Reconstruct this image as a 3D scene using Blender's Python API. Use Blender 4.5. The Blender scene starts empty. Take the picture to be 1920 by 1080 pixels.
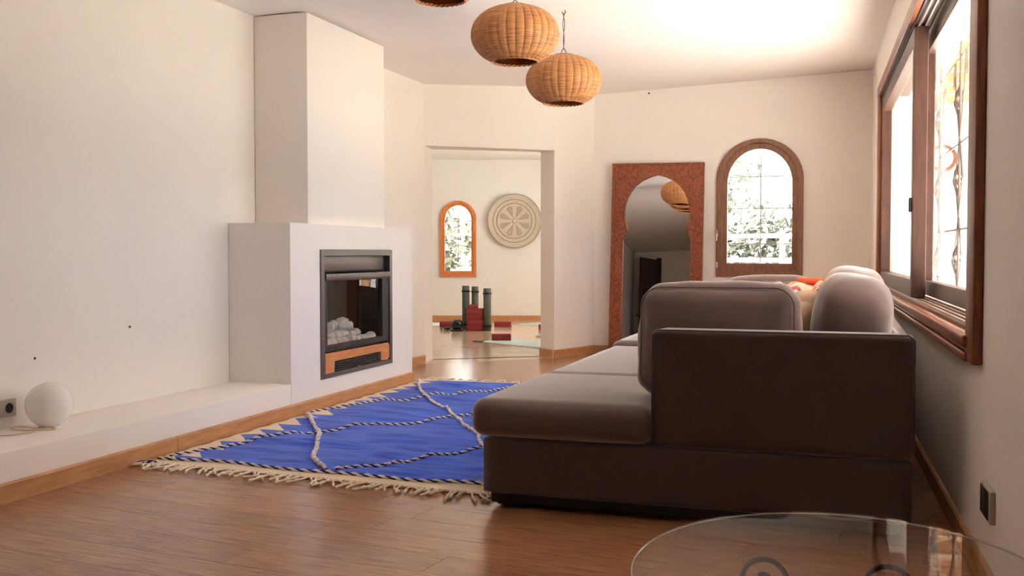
import bpy, bmesh, math, random
from mathutils import Vector, Matrix, noise
from mathutils.geometry import tessellate_polygon

R = math.radians
scene = bpy.context.scene
COL = scene.collection
random.seed(11)

# ------------------------------------------------------------------ camera, world, exposure
cam_d = bpy.data.cameras.new('camera')
cam_d.sensor_width = 36.0
cam_d.lens = 1900.0 / 1920.0 * 36.0
cam_d.clip_start = 0.05
cam = bpy.data.objects.new('camera', cam_d)
COL.objects.link(cam)
cam.location = (0, 0, 1.05)
cam.rotation_euler = (R(90 - 1.98), 0, R(18.3))
scene.camera = cam

world = bpy.data.worlds.new('world')
scene.world = world
world.use_nodes = True
wbg = world.node_tree.nodes['Background']
wbg.inputs[0].default_value = (0.93, 0.97, 1.0, 1)       # hazy white sky
wbg.inputs[1].default_value = 4.0

sun_d = bpy.data.lights.new('sun', 'SUN')
sun_d.energy = 75.0
sun_d.color = (1.0, 0.96, 0.91)
sun_d.angle = R(3)
sun = bpy.data.objects.new('sun', sun_d)
COL.objects.link(sun)
sun.rotation_euler = Vector((-0.55, 0.12, -0.83)).to_track_quat('-Z', 'Y').to_euler()   # high sun over the patio; porch and added eave keep it out

vs = scene.view_settings
vs.view_transform = 'Standard'
vs.look = 'None'
vs.gamma = 1.0
vs.use_curve_mapping = False
vs.exposure = 0.5
scene.cycles.max_bounces = 14
scene.cycles.diffuse_bounces = 8
scene.cycles.transparent_max_bounces = 24
scene.cycles.caustics_reflective = False
scene.cycles.caustics_refractive = False
scene.cycles.sample_clamp_indirect = 8.0


def portal(name, loc, rot, sx, sy):
    """sky portal in a window opening: emits nothing, only guides sampling of the sky"""
    l = bpy.data.lights.new(name, 'AREA')
    l.shape = 'RECTANGLE'
    l.size = sx
    l.size_y = sy
    l.cycles.is_portal = True
    o = bpy.data.objects.new(name, l)
    COL.objects.link(o)
    o.location = loc
    o.rotation_euler = rot
    o['kind'] = 'helper'


portal('sky_portal', (0.62, 6.3, 1.55), (0, R(90), 0), 1.6, 5.2)
portal('sky_portal', (-0.84, 10.62, 1.5), (R(-90), 0, 0), 0.75, 1.3)
portal('sky_portal', (-2.42, 12.9, 1.475), (0, R(90), 0), 1.35, 2.0)
portal('sky_portal', (-5.85, 14.95, 1.25), (R(-90), 0, R(18.3)), 0.5, 1.1)

# ------------------------------------------------------------------ materials
MATS = {}


def srgb(r, g, b):
    f = lambda c: ((c / 255.0 + 0.055) / 1.055) ** 2.4 if c > 10 else c / 255.0 / 12.92
    return (f(r), f(g), f(b), 1.0)


def mat(name, col, rough=0.6, noise_scale=None, noise_amt=0.15, stretch=(1, 1, 1), bump=0.0, bump_scale=None,
        metallic=0.0, sheen=0.0, spec=0.5, col2=None, rnd=0.0, coords='Object', detail=6.0, bump_dist=0.01):
    m = bpy.data.materials.new(name)
    m.use_nodes = True
    nt = m.node_tree
    b = nt.nodes['Principled BSDF']
    b.inputs['Roughness'].default_value = rough
    b.inputs['Metallic'].default_value = metallic
    b.inputs['Specular IOR Level'].default_value = spec
    b.inputs['Sheen Weight'].default_value = sheen
    b.inputs['Sheen Roughness'].default_value = 0.4
    b.inputs['Base Color'].default_value = col
    tc = nt.nodes.new('ShaderNodeTexCoord')
    mp = nt.nodes.new('ShaderNodeMapping')
    mp.inputs['Scale'].default_value = stretch
    nt.links.new(tc.outputs[coords], mp.inputs[0])
    if noise_scale:
        n = nt.nodes.new('ShaderNodeTexNoise')
        n.inputs['Scale'].default_value = noise_scale
        n.inputs['Detail'].default_value = detail
        nt.links.new(mp.outputs[0], n.inputs[0])
        r = nt.nodes.new('ShaderNodeValToRGB')
        c2 = col2 or tuple(c * (1 - noise_amt) for c in col[:3]) + (1,)
        r.color_ramp.elements[0].color = c2
        r.color_ramp.elements[0].position = 0.32
        r.color_ramp.elements[1].color = col
        r.color_ramp.elements[1].position = 0.68
        nt.links.new(n.outputs[0], r.inputs[0])
        out = r.outputs[0]
        if rnd:
            oi = nt.nodes.new('ShaderNodeObjectInfo')
            mr = nt.nodes.new('ShaderNodeMapRange')
            mr.inputs['To Min'].default_value = 1 - rnd
            mr.inputs['To Max'].default_value = 1 + rnd
            nt.links.new(oi.outputs['Random'], mr.inputs[0])
            h = nt.nodes.new('ShaderNodeHueSaturation')
            nt.links.new(mr.outputs[0], h.inputs['Value'])
            nt.links.new(out, h.inputs['Color'])
            out = h.outputs[0]
        nt.links.new(out, b.inputs['Base Color'])
    if bump:
        n2 = nt.nodes.new('ShaderNodeTexNoise')
        n2.inputs['Scale'].default_value = bump_scale or 40
        n2.inputs['Detail'].default_value = 4
        nt.links.new(mp.outputs[0], n2.inputs[0])
        bp = nt.nodes.new('ShaderNodeBump')
        bp.inputs['Strength'].default_value = bump
        bp.inputs['Distance'].default_value = bump_dist
        nt.links.new(n2.outputs[0], bp.inputs['Height'])
        nt.links.new(bp.outputs[0], b.inputs['Normal'])
    MATS[name] = m
    return m


M_PLASTER = mat('plaster', (0.90, 0.85, 0.80, 1), 0.85, 1.3, 0.03, bump=0.12, bump_scale=7, spec=0.2)
M_PLASTER_COOL = mat('cool_white_plaster', (0.88, 0.875, 0.86, 1), 0.85, 1.3, 0.03, bump=0.12, bump_scale=7, spec=0.2)
M_CEIL = mat('ceiling_plaster', (0.91, 0.865, 0.82, 1), 0.9, 1.0, 0.03, bump=0.08, bump_scale=5, spec=0.2)
M_PLANK = mat('oak_laminate', srgb(166, 118, 84), 0.21, 5.0, 0.3, (1.0, 14, 14), bump=0.03, bump_scale=16, rnd=0.10,
              col2=srgb(134, 90, 62), spec=0.5)
M_SUB = mat('subfloor', srgb(60, 38, 25), 0.8)
M_BASE = mat('baseboard_oak', srgb(196, 146, 100), 0.45, 4.0, 0.25, (14, 1.5, 14), col2=srgb(172, 120, 78))
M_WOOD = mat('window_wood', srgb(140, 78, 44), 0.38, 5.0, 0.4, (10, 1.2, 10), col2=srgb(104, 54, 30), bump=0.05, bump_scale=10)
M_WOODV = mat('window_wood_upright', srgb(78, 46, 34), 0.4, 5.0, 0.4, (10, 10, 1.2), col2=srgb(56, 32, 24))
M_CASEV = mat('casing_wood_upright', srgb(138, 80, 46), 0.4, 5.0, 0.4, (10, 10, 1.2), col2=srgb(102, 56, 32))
M_ARCHWOOD = mat('arch_window_wood', srgb(140, 98, 74), 0.4, 6.0, 0.3, (8, 8, 1.2), col2=srgb(112, 74, 54))
M_PINE = mat('orange_pine', srgb(214, 138, 78), 0.45, 6.0, 0.3, (8, 8, 1.2), col2=srgb(190, 108, 54))
M_MIRRORWOOD = mat('carved_cedar', srgb(156, 78, 36), 0.5, 38.0, 0.5, (1, 1, 1), col2=srgb(100, 44, 20), bump=1.0, bump_scale=60, bump_dist=0.008, detail=3)
M_DARKWOOD = mat('dark_walnut', srgb(74, 40, 26), 0.45, 4.0, 0.4, (8, 8, 1))
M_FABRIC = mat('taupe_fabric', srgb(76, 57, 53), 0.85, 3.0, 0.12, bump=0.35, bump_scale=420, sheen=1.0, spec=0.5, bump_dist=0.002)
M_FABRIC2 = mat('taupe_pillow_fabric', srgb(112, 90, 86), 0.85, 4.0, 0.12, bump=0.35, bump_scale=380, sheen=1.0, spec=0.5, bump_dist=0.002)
M_FABRIC3 = mat('taupe_lit_seat_fabric', srgb(102, 82, 81), 0.85, 3.0, 0.12, bump=0.35, bump_scale=420, sheen=1.0, spec=0.4, bump_dist=0.002)  # copy of the sofa fabric, lightened so the seat tops look lit
M_BEIGE = mat('beige_fabric', srgb(200, 172, 148), 0.9, 4.0, 0.12, bump=0.3, bump_scale=300, sheen=0.3, spec=0.15, bump_dist=0.002)
M_BLACKFOOT = mat('black_plinth', (0.008, 0.007, 0.007, 1), 0.6)
M_IRON = mat('black_iron', (0.02, 0.017, 0.015, 1), 0.5, metallic=0.4)
M_GRILLE = mat('glare_greyed_iron', srgb(120, 112, 104), 0.6)  # iron greyed to imitate the veil of glare at the windows
M_STEEL = mat('brushed_gunmetal', srgb(124, 116, 110), 0.38, 5, 0.2, (1, 1, 30), metallic=0.75)
M_STOVE = mat('stove_dark', (0.022, 0.019, 0.018, 1), 0.45, metallic=0.2)
M_SOOT = mat('firebox_lining', (0.035, 0.03, 0.027, 1), 0.85, 8, 0.4)
M_STONE = mat('white_stone', (0.93, 0.91, 0.88, 1), 0.7, 20, 0.08, bump=0.5, bump_scale=40, bump_dist=0.004)
M_CREAM = mat('cream_wool', srgb(236, 222, 202), 0.95, 40, 0.12, bump=0.6, bump_scale=180, sheen=0.2, spec=0.1, bump_dist=0.003)
M_NAVY = mat('navy_wool', srgb(30, 32, 84), 0.95, 60, 0.3, sheen=0.2, spec=0.1)
M_WHITEWOOL = mat('white_wool', srgb(240, 230, 226), 0.95, 60, 0.12, sheen=0.2, spec=0.1)
M_OPAL = mat('opal_glass', (0.92, 0.89, 0.85, 1), 0.18, spec=0.35)
M_WHITEPLASTIC = mat('white_plastic', (0.8, 0.77, 0.73, 1), 0.4)
M_SOCKET = mat('grey_socket', srgb(178, 166, 156), 0.45)
M_BLACKPLASTIC = mat('black_plastic', (0.012, 0.011, 0.011, 1), 0.25)
M_GREENMAT = mat('dark_green_foam', srgb(84, 90, 80), 0.8, 30, 0.1)
M_BLUEMAT = mat('pale_blue_foam', srgb(190, 206, 208), 0.75, 10, 0.05)
M_RED = mat('red_foam', srgb(140, 44, 48), 0.7, 30, 0.1)
M_GLOSSBLACK = mat('gloss_black', (0.012, 0.01, 0.012, 1), 0.12)
M_ALU = mat('aluminium_track', srgb(196, 188, 180), 0.35, metallic=0.8)
M_PATIO = mat('pale_patio', (0.7, 0.68, 0.65, 1), 0.9, 3, 0.12)
M_PORCH = mat('porch_wood', srgb(178, 128, 92), 0.7, 3, 0.3, (1, 8, 1))
M_PORCHB = mat('porch_cream', srgb(232, 214, 190), 0.8, 3, 0.1)
M_LEAF = mat('leaf', (0.27, 0.28, 0.22, 1), 0.6, 2.0, 0.5)
M_BARK = mat('bark', (0.06, 0.045, 0.035, 1), 0.9, 8, 0.4)
M_FENCE = mat('white_paint', (0.8, 0.8, 0.78, 1), 0.6)
M_PALM = mat('natural_palm_fibre', srgb(204, 194, 176), 0.85, 40, 0.14, bump=0.6, bump_scale=120, bump_dist=0.004)
M_PALM2 = mat('dark_palm_fibre', srgb(174, 158, 138), 0.85, 40, 0.16, bump=0.6, bump_scale=120, bump_dist=0.004)
M_STRING = mat('twine', srgb(104, 66, 44), 0.8)
M_MARK = mat('dark_mark', srgb(70, 58, 50), 0.7)


def mk_glass(name, tint=(1, 1, 1, 1), ior=1.45, gl_rough=0.0, refl=1.0):
    m = bpy.data.materials.new(name)
    m.use_nodes = True
    nt = m.node_tree
    nt.nodes.remove(nt.nodes['Principled BSDF'])
    out = nt.nodes['Material Output']
    t = nt.nodes.new('ShaderNodeBsdfTransparent')
    t.inputs[0].default_value = tint
    g = nt.nodes.new('ShaderNodeBsdfGlossy')
    g.inputs['Roughness'].default_value = gl_rough
    fr = nt.nodes.new('ShaderNodeFresnel')
    fr.inputs[0].default_value = ior
    mx = nt.nodes.new('ShaderNodeMixShader')
    sc_ = nt.nodes.new('ShaderNodeMath')
    sc_.operation = 'MULTIPLY'
    sc_.inputs[1].default_value = refl
    nt.links.new(fr.outputs[0], sc_.inputs[0])
    # only the face towards the viewer reflects: the sheet does not refract, so its inner face must not show total reflection
    ge = nt.nodes.new('ShaderNodeNewGeometry')
    iv = nt.nodes.new('ShaderNodeMath')
    iv.operation = 'SUBTRACT'
    iv.inputs[0].default_value = 1.0
    nt.links.new(ge.outputs['Backfacing'], iv.inputs[1])
    s2 = nt.nodes.new('ShaderNodeMath')
    s2.operation = 'MULTIPLY'
    nt.links.new(sc_.outputs[0], s2.inputs[0])
    nt.links.new(iv.outputs[0], s2.inputs[1])
    nt.links.new(s2.outputs[0], mx.inputs[0])
    nt.links.new(t.outputs[0], mx.inputs[1])
    nt.links.new(g.outputs[0], mx.inputs[2])
    nt.links.new(mx.outputs[0], out.inputs[0])
    return m


M_GLASS = mk_glass('window_glass', (0.98, 0.99, 0.98, 1), 1.45, refl=0.8)
M_STOVEGLASS = mk_glass('stove_glass', (0.92, 0.91, 0.9, 1), 1.5)
M_TABLEGLASS = mk_glass('table_glass', (0.9, 0.91, 0.89, 1), 1.14)
M_TABLEEDGE = mat('glass_edge_glint', srgb(200, 190, 180), 0.1, spec=0.8)  # pale colour painting the glint along the glass rim

m = bpy.data.materials.new('silvered_mirror')
m.use_nodes = True
b = m.node_tree.nodes['Principled BSDF']
b.inputs['Metallic'].default_value = 1
b.inputs['Roughness'].default_value = 0.01
b.inputs['Base Color'].default_value = (0.95, 0.94, 0.92, 1)
M_MIRROR = m


def mk_wicker():
    m = bpy.data.materials.new('wicker')
    m.use_nodes = True
    nt = m.node_tree
    b = nt.nodes['Principled BSDF']
    b.inputs['Roughness'].default_value = 0.6
    tc = nt.nodes.new('ShaderNodeTexCoord')
    mp = nt.nodes.new('ShaderNodeMapping')
    mp.inputs['Scale'].default_value = (3, 3, 70)
    n = nt.nodes.new('ShaderNodeTexNoise')
    n.inputs['Scale'].default_value = 3
    r = nt.nodes.new('ShaderNodeValToRGB')
    r.color_ramp.elements[0].color = srgb(160, 98, 54)
    r.color_ramp.elements[0].position = 0.3
    r.color_ramp.elements[1].color = srgb(212, 154, 98)
    r.color_ramp.elements[1].position = 0.7
    nt.links.new(tc.outputs['Object'], mp.inputs[0])
    nt.links.new(mp.outputs[0], n.inputs[0])
    nt.links.new(n.outputs[0], r.inputs[0])
    nt.links.new(r.outputs[0], b.inputs['Base Color'])
    tr = nt.nodes.new('ShaderNodeBsdfTranslucent')
    nt.links.new(r.outputs[0], tr.inputs[0])
    mx = nt.nodes.new('ShaderNodeMixShader')
    mx.inputs[0].default_value = 0.22
    nt.links.new(b.outputs[0], mx.inputs[1])
    nt.links.new(tr.outputs[0], mx.inputs[2])
    nt.links.new(mx.outputs[0], nt.nodes['Material Output'].inputs[0])
    return m


M_WICKER = mk_wicker()


def mk_throw():
    m = bpy.data.materials.new('patterned_throw')
    m.use_nodes = True
    nt = m.node_tree
    b = nt.nodes['Principled BSDF']
    b.inputs['Roughness'].default_value = 0.9
    b.inputs['Sheen Weight'].default_value = 0.3
    tc = nt.nodes.new('ShaderNodeTexCoord')
    v = nt.nodes.new('ShaderNodeTexVoronoi')
    v.inputs['Scale'].default_value = 26
    r = nt.nodes.new('ShaderNodeValToRGB')
    r.color_ramp.interpolation = 'CONSTANT'
    e = r.color_ramp.elements
    e[0].color = srgb(226, 200, 180)
    e[1].position = 0.42
    e[1].color = srgb(222, 120, 84)
    for p, c in ((0.58, srgb(214, 92, 110)), (0.68, srgb(236, 214, 196)), (0.86, srgb(120, 84, 88)), (0.93, srgb(232, 150, 130))):
        x = e.new(p)
        x.color = c
    nt.links.new(tc.outputs['Object'], v.inputs['Vector'])
    sp = nt.nodes.new('ShaderNodeSeparateColor')
    nt.links.new(v.outputs['Color'], sp.inputs[0])
    nt.links.new(sp.outputs[0], r.inputs[0])
    nt.links.new(r.outputs[0], b.inputs['Base Color'])
    return m


M_THROW = mk_throw()
M_ORANGE = mat('orange_wool', srgb(232, 110, 62), 0.9, 20, 0.2, sheen=0.3)


def mk_rug():
    """blue flat-weave; cream stepped zigzag along the left edge, from the rug's own U (across) / V (along) coordinates in metres"""
    m = bpy.data.materials.new('blue_kilim')
    m.use_nodes = True
    nt = m.node_tree
    N, L = nt.nodes.new, nt.links.new
    b = nt.nodes['Principled BSDF']
    b.inputs['Roughness'].default_value = 0.9
    b.inputs['Sheen Weight'].default_value = 0.25
    b.inputs['Specular IOR Level'].default_value = 0.15
    uv = N('ShaderNodeUVMap')
    sx = N('ShaderNodeSeparateXYZ')
    L(uv.outputs[0], sx.inputs[0])

    def math_(op, a, bb=None):
        n = N('ShaderNodeMath')
        n.operation = op
        for i, v in enumerate((a, bb)):
            if v is None:
                continue
            if isinstance(v, (int, float)):
                n.inputs[i].default_value = v
            else:
                L(v, n.inputs[i])
        return n.outputs[0]
    # sawtooth depth of the cream teeth: 0.16 m period along V, up to 0.15 m deep
    fr = math_('FRACT', math_('DIVIDE', sx.outputs[1], 0.20))
    depth = math_('ADD', math_('MULTIPLY', math_('SUBTRACT', 1.0, fr), 0.17), 0.035)
    cream = math_('LESS_THAN', sx.outputs[0], depth)
    nb = math_('LESS_THAN', sx.outputs[1], 0.085)
    nf = math_('GREATER_THAN', sx.outputs[1], 3.46)
    cream = math_('MAXIMUM', math_('MAXIMUM', cream, nb), nf)
    mp = N('ShaderNodeMapping')
    mp.inputs['Scale'].default_value = (1.2, 16, 1)
    L(uv.outputs[0], mp.inputs[0])
    n = N('ShaderNodeTexNoise')
    n.inputs['Scale'].default_value = 4
    n.inputs['Detail'].default_value = 8
    L(mp.outputs[0], n.inputs[0])
    r = N('ShaderNodeValToRGB')
    r.color_ramp.elements[0].color = srgb(16, 52, 172)  # uneven weave streaks, deepened to imitate shade in the ripples
    r.color_ramp.elements[0].position = 0.38
    r.color_ramp.elements[1].color = srgb(46, 110, 238)
    r.color_ramp.elements[1].position = 0.7
    L(n.outputs[0], r.inputs[0])
    mx = N('ShaderNodeMix')
    mx.data_type = 'RGBA'
    L(cream, mx.inputs['Factor'])
    L(r.outputs[0], mx.inputs['A'])
    mx.inputs['B'].default_value = srgb(228, 210, 186)
    L(mx.outputs['Result'], b.inputs['Base Color'])
    mp2 = N('ShaderNodeMapping')
    mp2.inputs['Scale'].default_value = (40, 260, 1)
    L(uv.outputs[0], mp2.inputs[0])
    n2 = N('ShaderNodeTexNoise')
    n2.inputs['Scale'].default_value = 1
    L(mp2.outputs[0], n2.inputs[0])
    bp = N('ShaderNodeBump')
    bp.inputs['Strength'].default_value = 0.5
    bp.inputs['Distance'].default_value = 0.004
    L(n2.outputs[0], bp.inputs['Height'])
    L(bp.outputs[0], b.inputs['Normal'])
    return m


M_RUG = mk_rug()


# ------------------------------------------------------------------ mesh helpers
class MB:
    def __init__(self):
        self.v, self.f = [], []

    def add(self, vs_, fs_):
        o = len(self.v)
        self.v += [tuple(p) for p in vs_]
        self.f += [tuple(i + o for i in f) for f in fs_]
        return self

    def box(self, x0, x1, y0, y1, z0, z1, fn=None):
        c = [(x, y, z) for z in (z0, z1) for y in (y0, y1) for x in (x0, x1)]
        if fn:
            c = [fn(*p) for p in c]
        return self.add(c, [(0, 2, 3, 1), (4, 5, 7, 6), (0, 1, 5, 4), (2, 6, 7, 3), (0, 4, 6, 2), (1, 3, 7, 5)])

    def tube(self, pts, r, n=8, closed=False, caps=True):
        pts = [Vector(p) for p in pts]
        k = len(pts)
        rr = r if isinstance(r, (list, tuple)) else [r] * k
        rings, ref = [], None
        for i, p in enumerate(pts):
            a = pts[(i - 1) % k] if closed else pts[max(i - 1, 0)]
            b_ = pts[(i + 1) % k] if closed else pts[min(i + 1, k - 1)]
            t = (b_ - a).normalized()
            if ref is None:
                ref = t.orthogonal().normalized()
            ref = (ref - t * ref.dot(t))
            ref = ref.normalized() if ref.length > 1e-6 else t.orthogonal().normalized()
            s = t.cross(ref)
            rings.append([p + (ref * math.cos(2 * math.pi * j / n) + s * math.sin(2 * math.pi * j / n)) * rr[i] for j in range(n)])
        vs_ = [q for ring in rings for q in ring]
        fs_ = []
        for i in range(k if closed else k - 1):
            i2 = (i + 1) % k
            for j in range(n):
                j2 = (j + 1) % n
                fs_.append((i * n + j, i * n + j2, i2 * n + j2, i2 * n + j))
        if caps and not closed:
            fs_.append(tuple(reversed(range(n))))
            fs_.append(tuple((k - 1) * n + j for j in range(n)))
        return self.add(vs_, fs_)

    def lathe(self, prof, n=32, c=(0, 0, 0), axis=None):
        vs_, fs_ = [], []
        M = Matrix.Identity(3) if axis is None else Vector((0, 0, 1)).rotation_difference(Vector(axis)).to_matrix()
        k = len(prof)
        for r, z in prof:
            for j in range(n):
                a = 2 * math.pi * j / n
                vs_.append(Vector(c) + M @ Vector((r * math.cos(a), r * math.sin(a), z)))
        for i in range(k - 1):
            for j in range(n):
                j2 = (j + 1) % n
                fs_.append((i * n + j, i * n + j2, (i + 1) * n + j2, (i + 1) * n + j))
        fs_.append(tuple(reversed(range(n))))
        fs_.append(tuple((k - 1) * n + j for j in range(n)))
        return self.add(vs_, fs_)

    def prism(self, loops, w0, w1, fn):
        """2-D outline with holes, given thickness w0..w1; fn(u, v, w) -> point"""
        L2 = [[Vector((u, v, 0)) for u, v in lp] for lp in loops]
        tris = tessellate_polygon(L2)
        flat = [p for lp in L2 for p in lp]
        n = len(flat)
        vs_ = [fn(p.x, p.y, w0) for p in flat] + [fn(p.x, p.y, w1) for p in flat]
        fs_ = []
        for t in tris:
            fs_.append(tuple(t))
            fs_.append(tuple(i + n for i in reversed(t)))
        o = 0
        for lp in L2:
            k = len(lp)
            for i in range(k):
                a, b_ = o + i, o + (i + 1) % k
                fs_.append((a, b_, b_ + n, a + n))
            o += k
        return self.add(vs_, fs_)

    def build(self, name, material, parent=None, smooth=False, bevel=0.0, segs=2, loc=None):
        me = bpy.data.meshes.new(name)
        vs_ = self.v
        if loc is not None:
            vs_ = [(p[0] - loc[0], p[1] - loc[1], p[2] - loc[2]) for p in vs_]
        me.from_pydata([tuple(p) for p in vs_], [], self.f)
        bm = bmesh.new()
        bm.from_mesh(me)
        bmesh.ops.remove_doubles(bm, verts=bm.verts, dist=1e-6)
        bmesh.ops.recalc_face_normals(bm, faces=bm.faces)
        if bevel:
            es = [e for e in bm.edges if e.is_manifold and e.calc_face_angle(0) > 0.6]
            bmesh.ops.bevel(bm, geom=es, offset=bevel, segments=segs, affect='EDGES', profile=0.5, clamp_overlap=True)
        bm.to_mesh(me)
        bm.free()
        if smooth:
            for p in me.polygons:
                p.use_smooth = True
            try:
                me.set_sharp_from_angle(angle=R(50))
            except Exception:
                pass
        me.materials.append(material)
        o = bpy.data.objects.new(name, me)
        COL.objects.link(o)
        if loc is not None:
            o.location = loc
        if parent is not None:
            o.parent = parent
            if parent.type == 'EMPTY' or parent.location.length:
                o.matrix_parent_inverse = Matrix.Translation(parent.location).inverted()
        return o


def tag(o, label=None, cat=None, group=None, kind=None):
    if label:
        o['label'] = label
    if cat:
        o['category'] = cat
    if group:
        o['group'] = group
    if kind:
        o['kind'] = kind
    return o


def struct(o, label=None):
    o['kind'] = 'structure'
    if label:
        o['label'] = label
    return o


def empty(name, loc, label=None, cat=None, group=None):
    o = bpy.data.objects.new(name, None)
    COL.objects.link(o)
    o.location = loc
    o.empty_display_size = 0.1
    return tag(o, label, cat, group)


def box(name, m, parent, x0, x1, y0, y1, z0, z1, bevel=0.0, fn=None, smooth=False):
    return MB().box(x0, x1, y0, y1, z0, z1, fn).build(name, m, parent, smooth=smooth or bevel > 0, bevel=bevel)


def soft_box(name, m, parent, c, half, r=0.05, bulge=(0, 0, 0), amp=0.0, ns=4.0, seed=0, cuts=18, rot=None, taper=None, sag=0.0, power=0.0):
    bm = bmesh.new()
    bmesh.ops.create_cube(bm, size=2)
    bmesh.ops.subdivide_edges(bm, edges=bm.edges[:], cuts=cuts, use_grid_fill=True)
    h = Vector(half)
    off = Vector((seed * 7.3, seed * 3.1, seed * 5.7))
    rm = rot.to_matrix() if rot is not None else None
    for v in bm.verts:
        p = v.co.copy()
        # pack the grid lines towards the edges so the rounding is smooth
        p = Vector([math.copysign(abs(t) ** 0.75, t) if abs(t) < 1 else t for t in p])
        q = Vector((p.x * h.x, p.y * h.y, p.z * h.z))
        inner = Vector([max(-(h[i] - r), min(h[i] - r, q[i])) for i in range(3)])
        d = q - inner
        if power:
            k_ = sum(abs(t) ** power for t in p) ** (1.0 / power)
            q = Vector((p.x * h.x, p.y * h.y, p.z * h.z)) / k_
        elif d.length > 1e-9:
            q = inner + d.normalized() * r
        add = [bulge[i] * p[i] * (1 - p[(i + 1) % 3] ** 2) * (1 - p[(i + 2) % 3] ** 2) for i in range(3)]
        q += Vector(add)
        if taper:
            q = taper(q, p)
        if amp:
            nn = q.normalized() if q.length else Vector((0, 0, 1))
            q += nn * amp * (noise.noise(q * ns + off) + 0.5 * noise.noise(q * ns * 2.3 + off))
        if sag:
            q.z -= sag * (1 - p.x * p.x) * max(0, p.z)
        v.co = q
    me = bpy.data.meshes.new(name)
    bmesh.ops.recalc_face_normals(bm, faces=bm.faces)
    bm.to_mesh(me)
    bm.free()
    for p in me.polygons:
        p.use_smooth = True
    me.materials.append(m)
    o = bpy.data.objects.new(name, me)
    COL.objects.link(o)
    o.location = c
    if rot is not None:
        o.rotation_euler = rot
    if parent is not None:
        o.parent = parent
        o.matrix_parent_inverse = Matrix.Translation(parent.location).inverted()
    return o


from mathutils import Euler

# ------------------------------------------------------------------ room dimensions
XF, XW = -3.35, -3.805                 # hearth front, left wall
YB, YR = 10.36, -4.6                   # back wall, rear wall
P2, P3, P4 = (-3.805, 8.86), (-2.763, 9.69), (-2.522, YB)
L2, R2 = (-3.87, 9.21), (-2.945, 9.83)
ZC = lambda x: 2.64 + 0.043 * (x + 3.8)   # gently sloping ceiling
XR = lambda y: 0.42 - 0.03 * (y - 3.58)   # right wall face
RW = lambda d, s, z: (XR(s) + d, s, z)    # right wall frame: d outwards, s along, z up

# ------------------------------------------------------------------ floor and planks
floor = struct(box('floor', M_SUB, None, -4.0, 0.62, YR - 0.1, 10.5, -0.12, -0.012), 'brown laminate plank floor of the living room')
poly = [(-3.83, 0.9), (XR(0.9) + 0.02, 0.9), (XR(YB) + 0.02, YB + 0.02), (-2.5, YB + 0.02), (-3.83, 8.95)]
area_c = (-1.8, 5.0)


def clip(sub, pg):
    out = sub
    for i in range(len(pg)):
        ax_, ay = pg[i]
        bx, by = pg[(i + 1) % len(pg)]
        inp, out = out, []
        if not inp:
            break
        side = lambda p: (bx - ax_) * (p[1] - ay) - (by - ay) * (p[0] - ax_)
        for j in range(len(inp)):
            p, q = inp[j], inp[(j + 1) % len(inp)]
            sp, sq = side(p), side(q)
            if sp >= 0:
                out.append(p)
            if (sp >= 0) != (sq >= 0):
                t = sp / (sp - sq)
                out.append((p[0] + t * (q[0] - p[0]), p[1] + t * (q[1] - p[1])))
    return out


pa = R(-6.0)
ca, sa = math.cos(pa), math.sin(pa)
PW, PL, GAP = 0.19, 1.29, 0.0012
n_pl = 0
for i in range(-32, 34):
    offs = random.random() * PL
    for j in range(-4, 5):
        u0, u1 = j * PL + offs + GAP / 2, (j + 1) * PL + offs - GAP / 2
        v0, v1 = i * PW + GAP / 2, (i + 1) * PW - GAP / 2
        q = [(area_c[0] + u * ca - v * sa, area_c[1] + u * sa + v * ca) for u, v in ((u0, v0), (u1, v0), (u1, v1), (u0, v1))]
        pg = clip(q, poly)
        if len(pg) < 3:
            continue
        a = abs(sum(pg[k][0] * pg[(k + 1) % len(pg)][1] - pg[(k + 1) % len(pg)][0] * pg[k][1] for k in range(len(pg)))) / 2
        if a < 0.004:
            continue
        # plank local frame: x along the board, so the grain follows it
        cx, cy = q[0]
        loc = [((x - cx) * ca + (y - cy) * sa, -(x - cx) * sa + (y - cy) * ca) for x, y in pg]
        k = len(loc)
        mb = MB()
        e = 0.0008
        gx, gy = sum(p[0] for p in loc) / k, sum(p[1] for p in loc) / k
        vs_ = [(x, y, -0.012) for x, y in loc] + [(x, y, -e) for x, y in loc] + \
              [(x - math.copysign(min(e, abs(x - gx)), x - gx), y - math.copysign(min(e, abs(y - gy)), y - gy), 0) for x, y in loc]
        fs_ = [tuple(range(2 * k, 3 * k))]
        for t in range(k):
            t2 = (t + 1) % k
            fs_ += [(t, t2, k + t2, k + t), (k + t, k + t2, 2 * k + t2, 2 * k + t)]
        me = bpy.data.meshes.new('plank')
        me.from_pydata(vs_, [], fs_)
        me.materials.append(M_PLANK)
        o = bpy.data.objects.new('plank', me)
        COL.objects.link(o)
        o.location = (cx, cy, 0)
        o.rotation_euler = (0, 0, pa)
        o.parent = floor
        n_pl += 1
struct(box('floor_rear', M_PLANK, None, -3.83, 0.6, YR - 0.05, 0.899, -0.012, 0.0), 'brown laminate floor behind the viewpoint')
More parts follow.
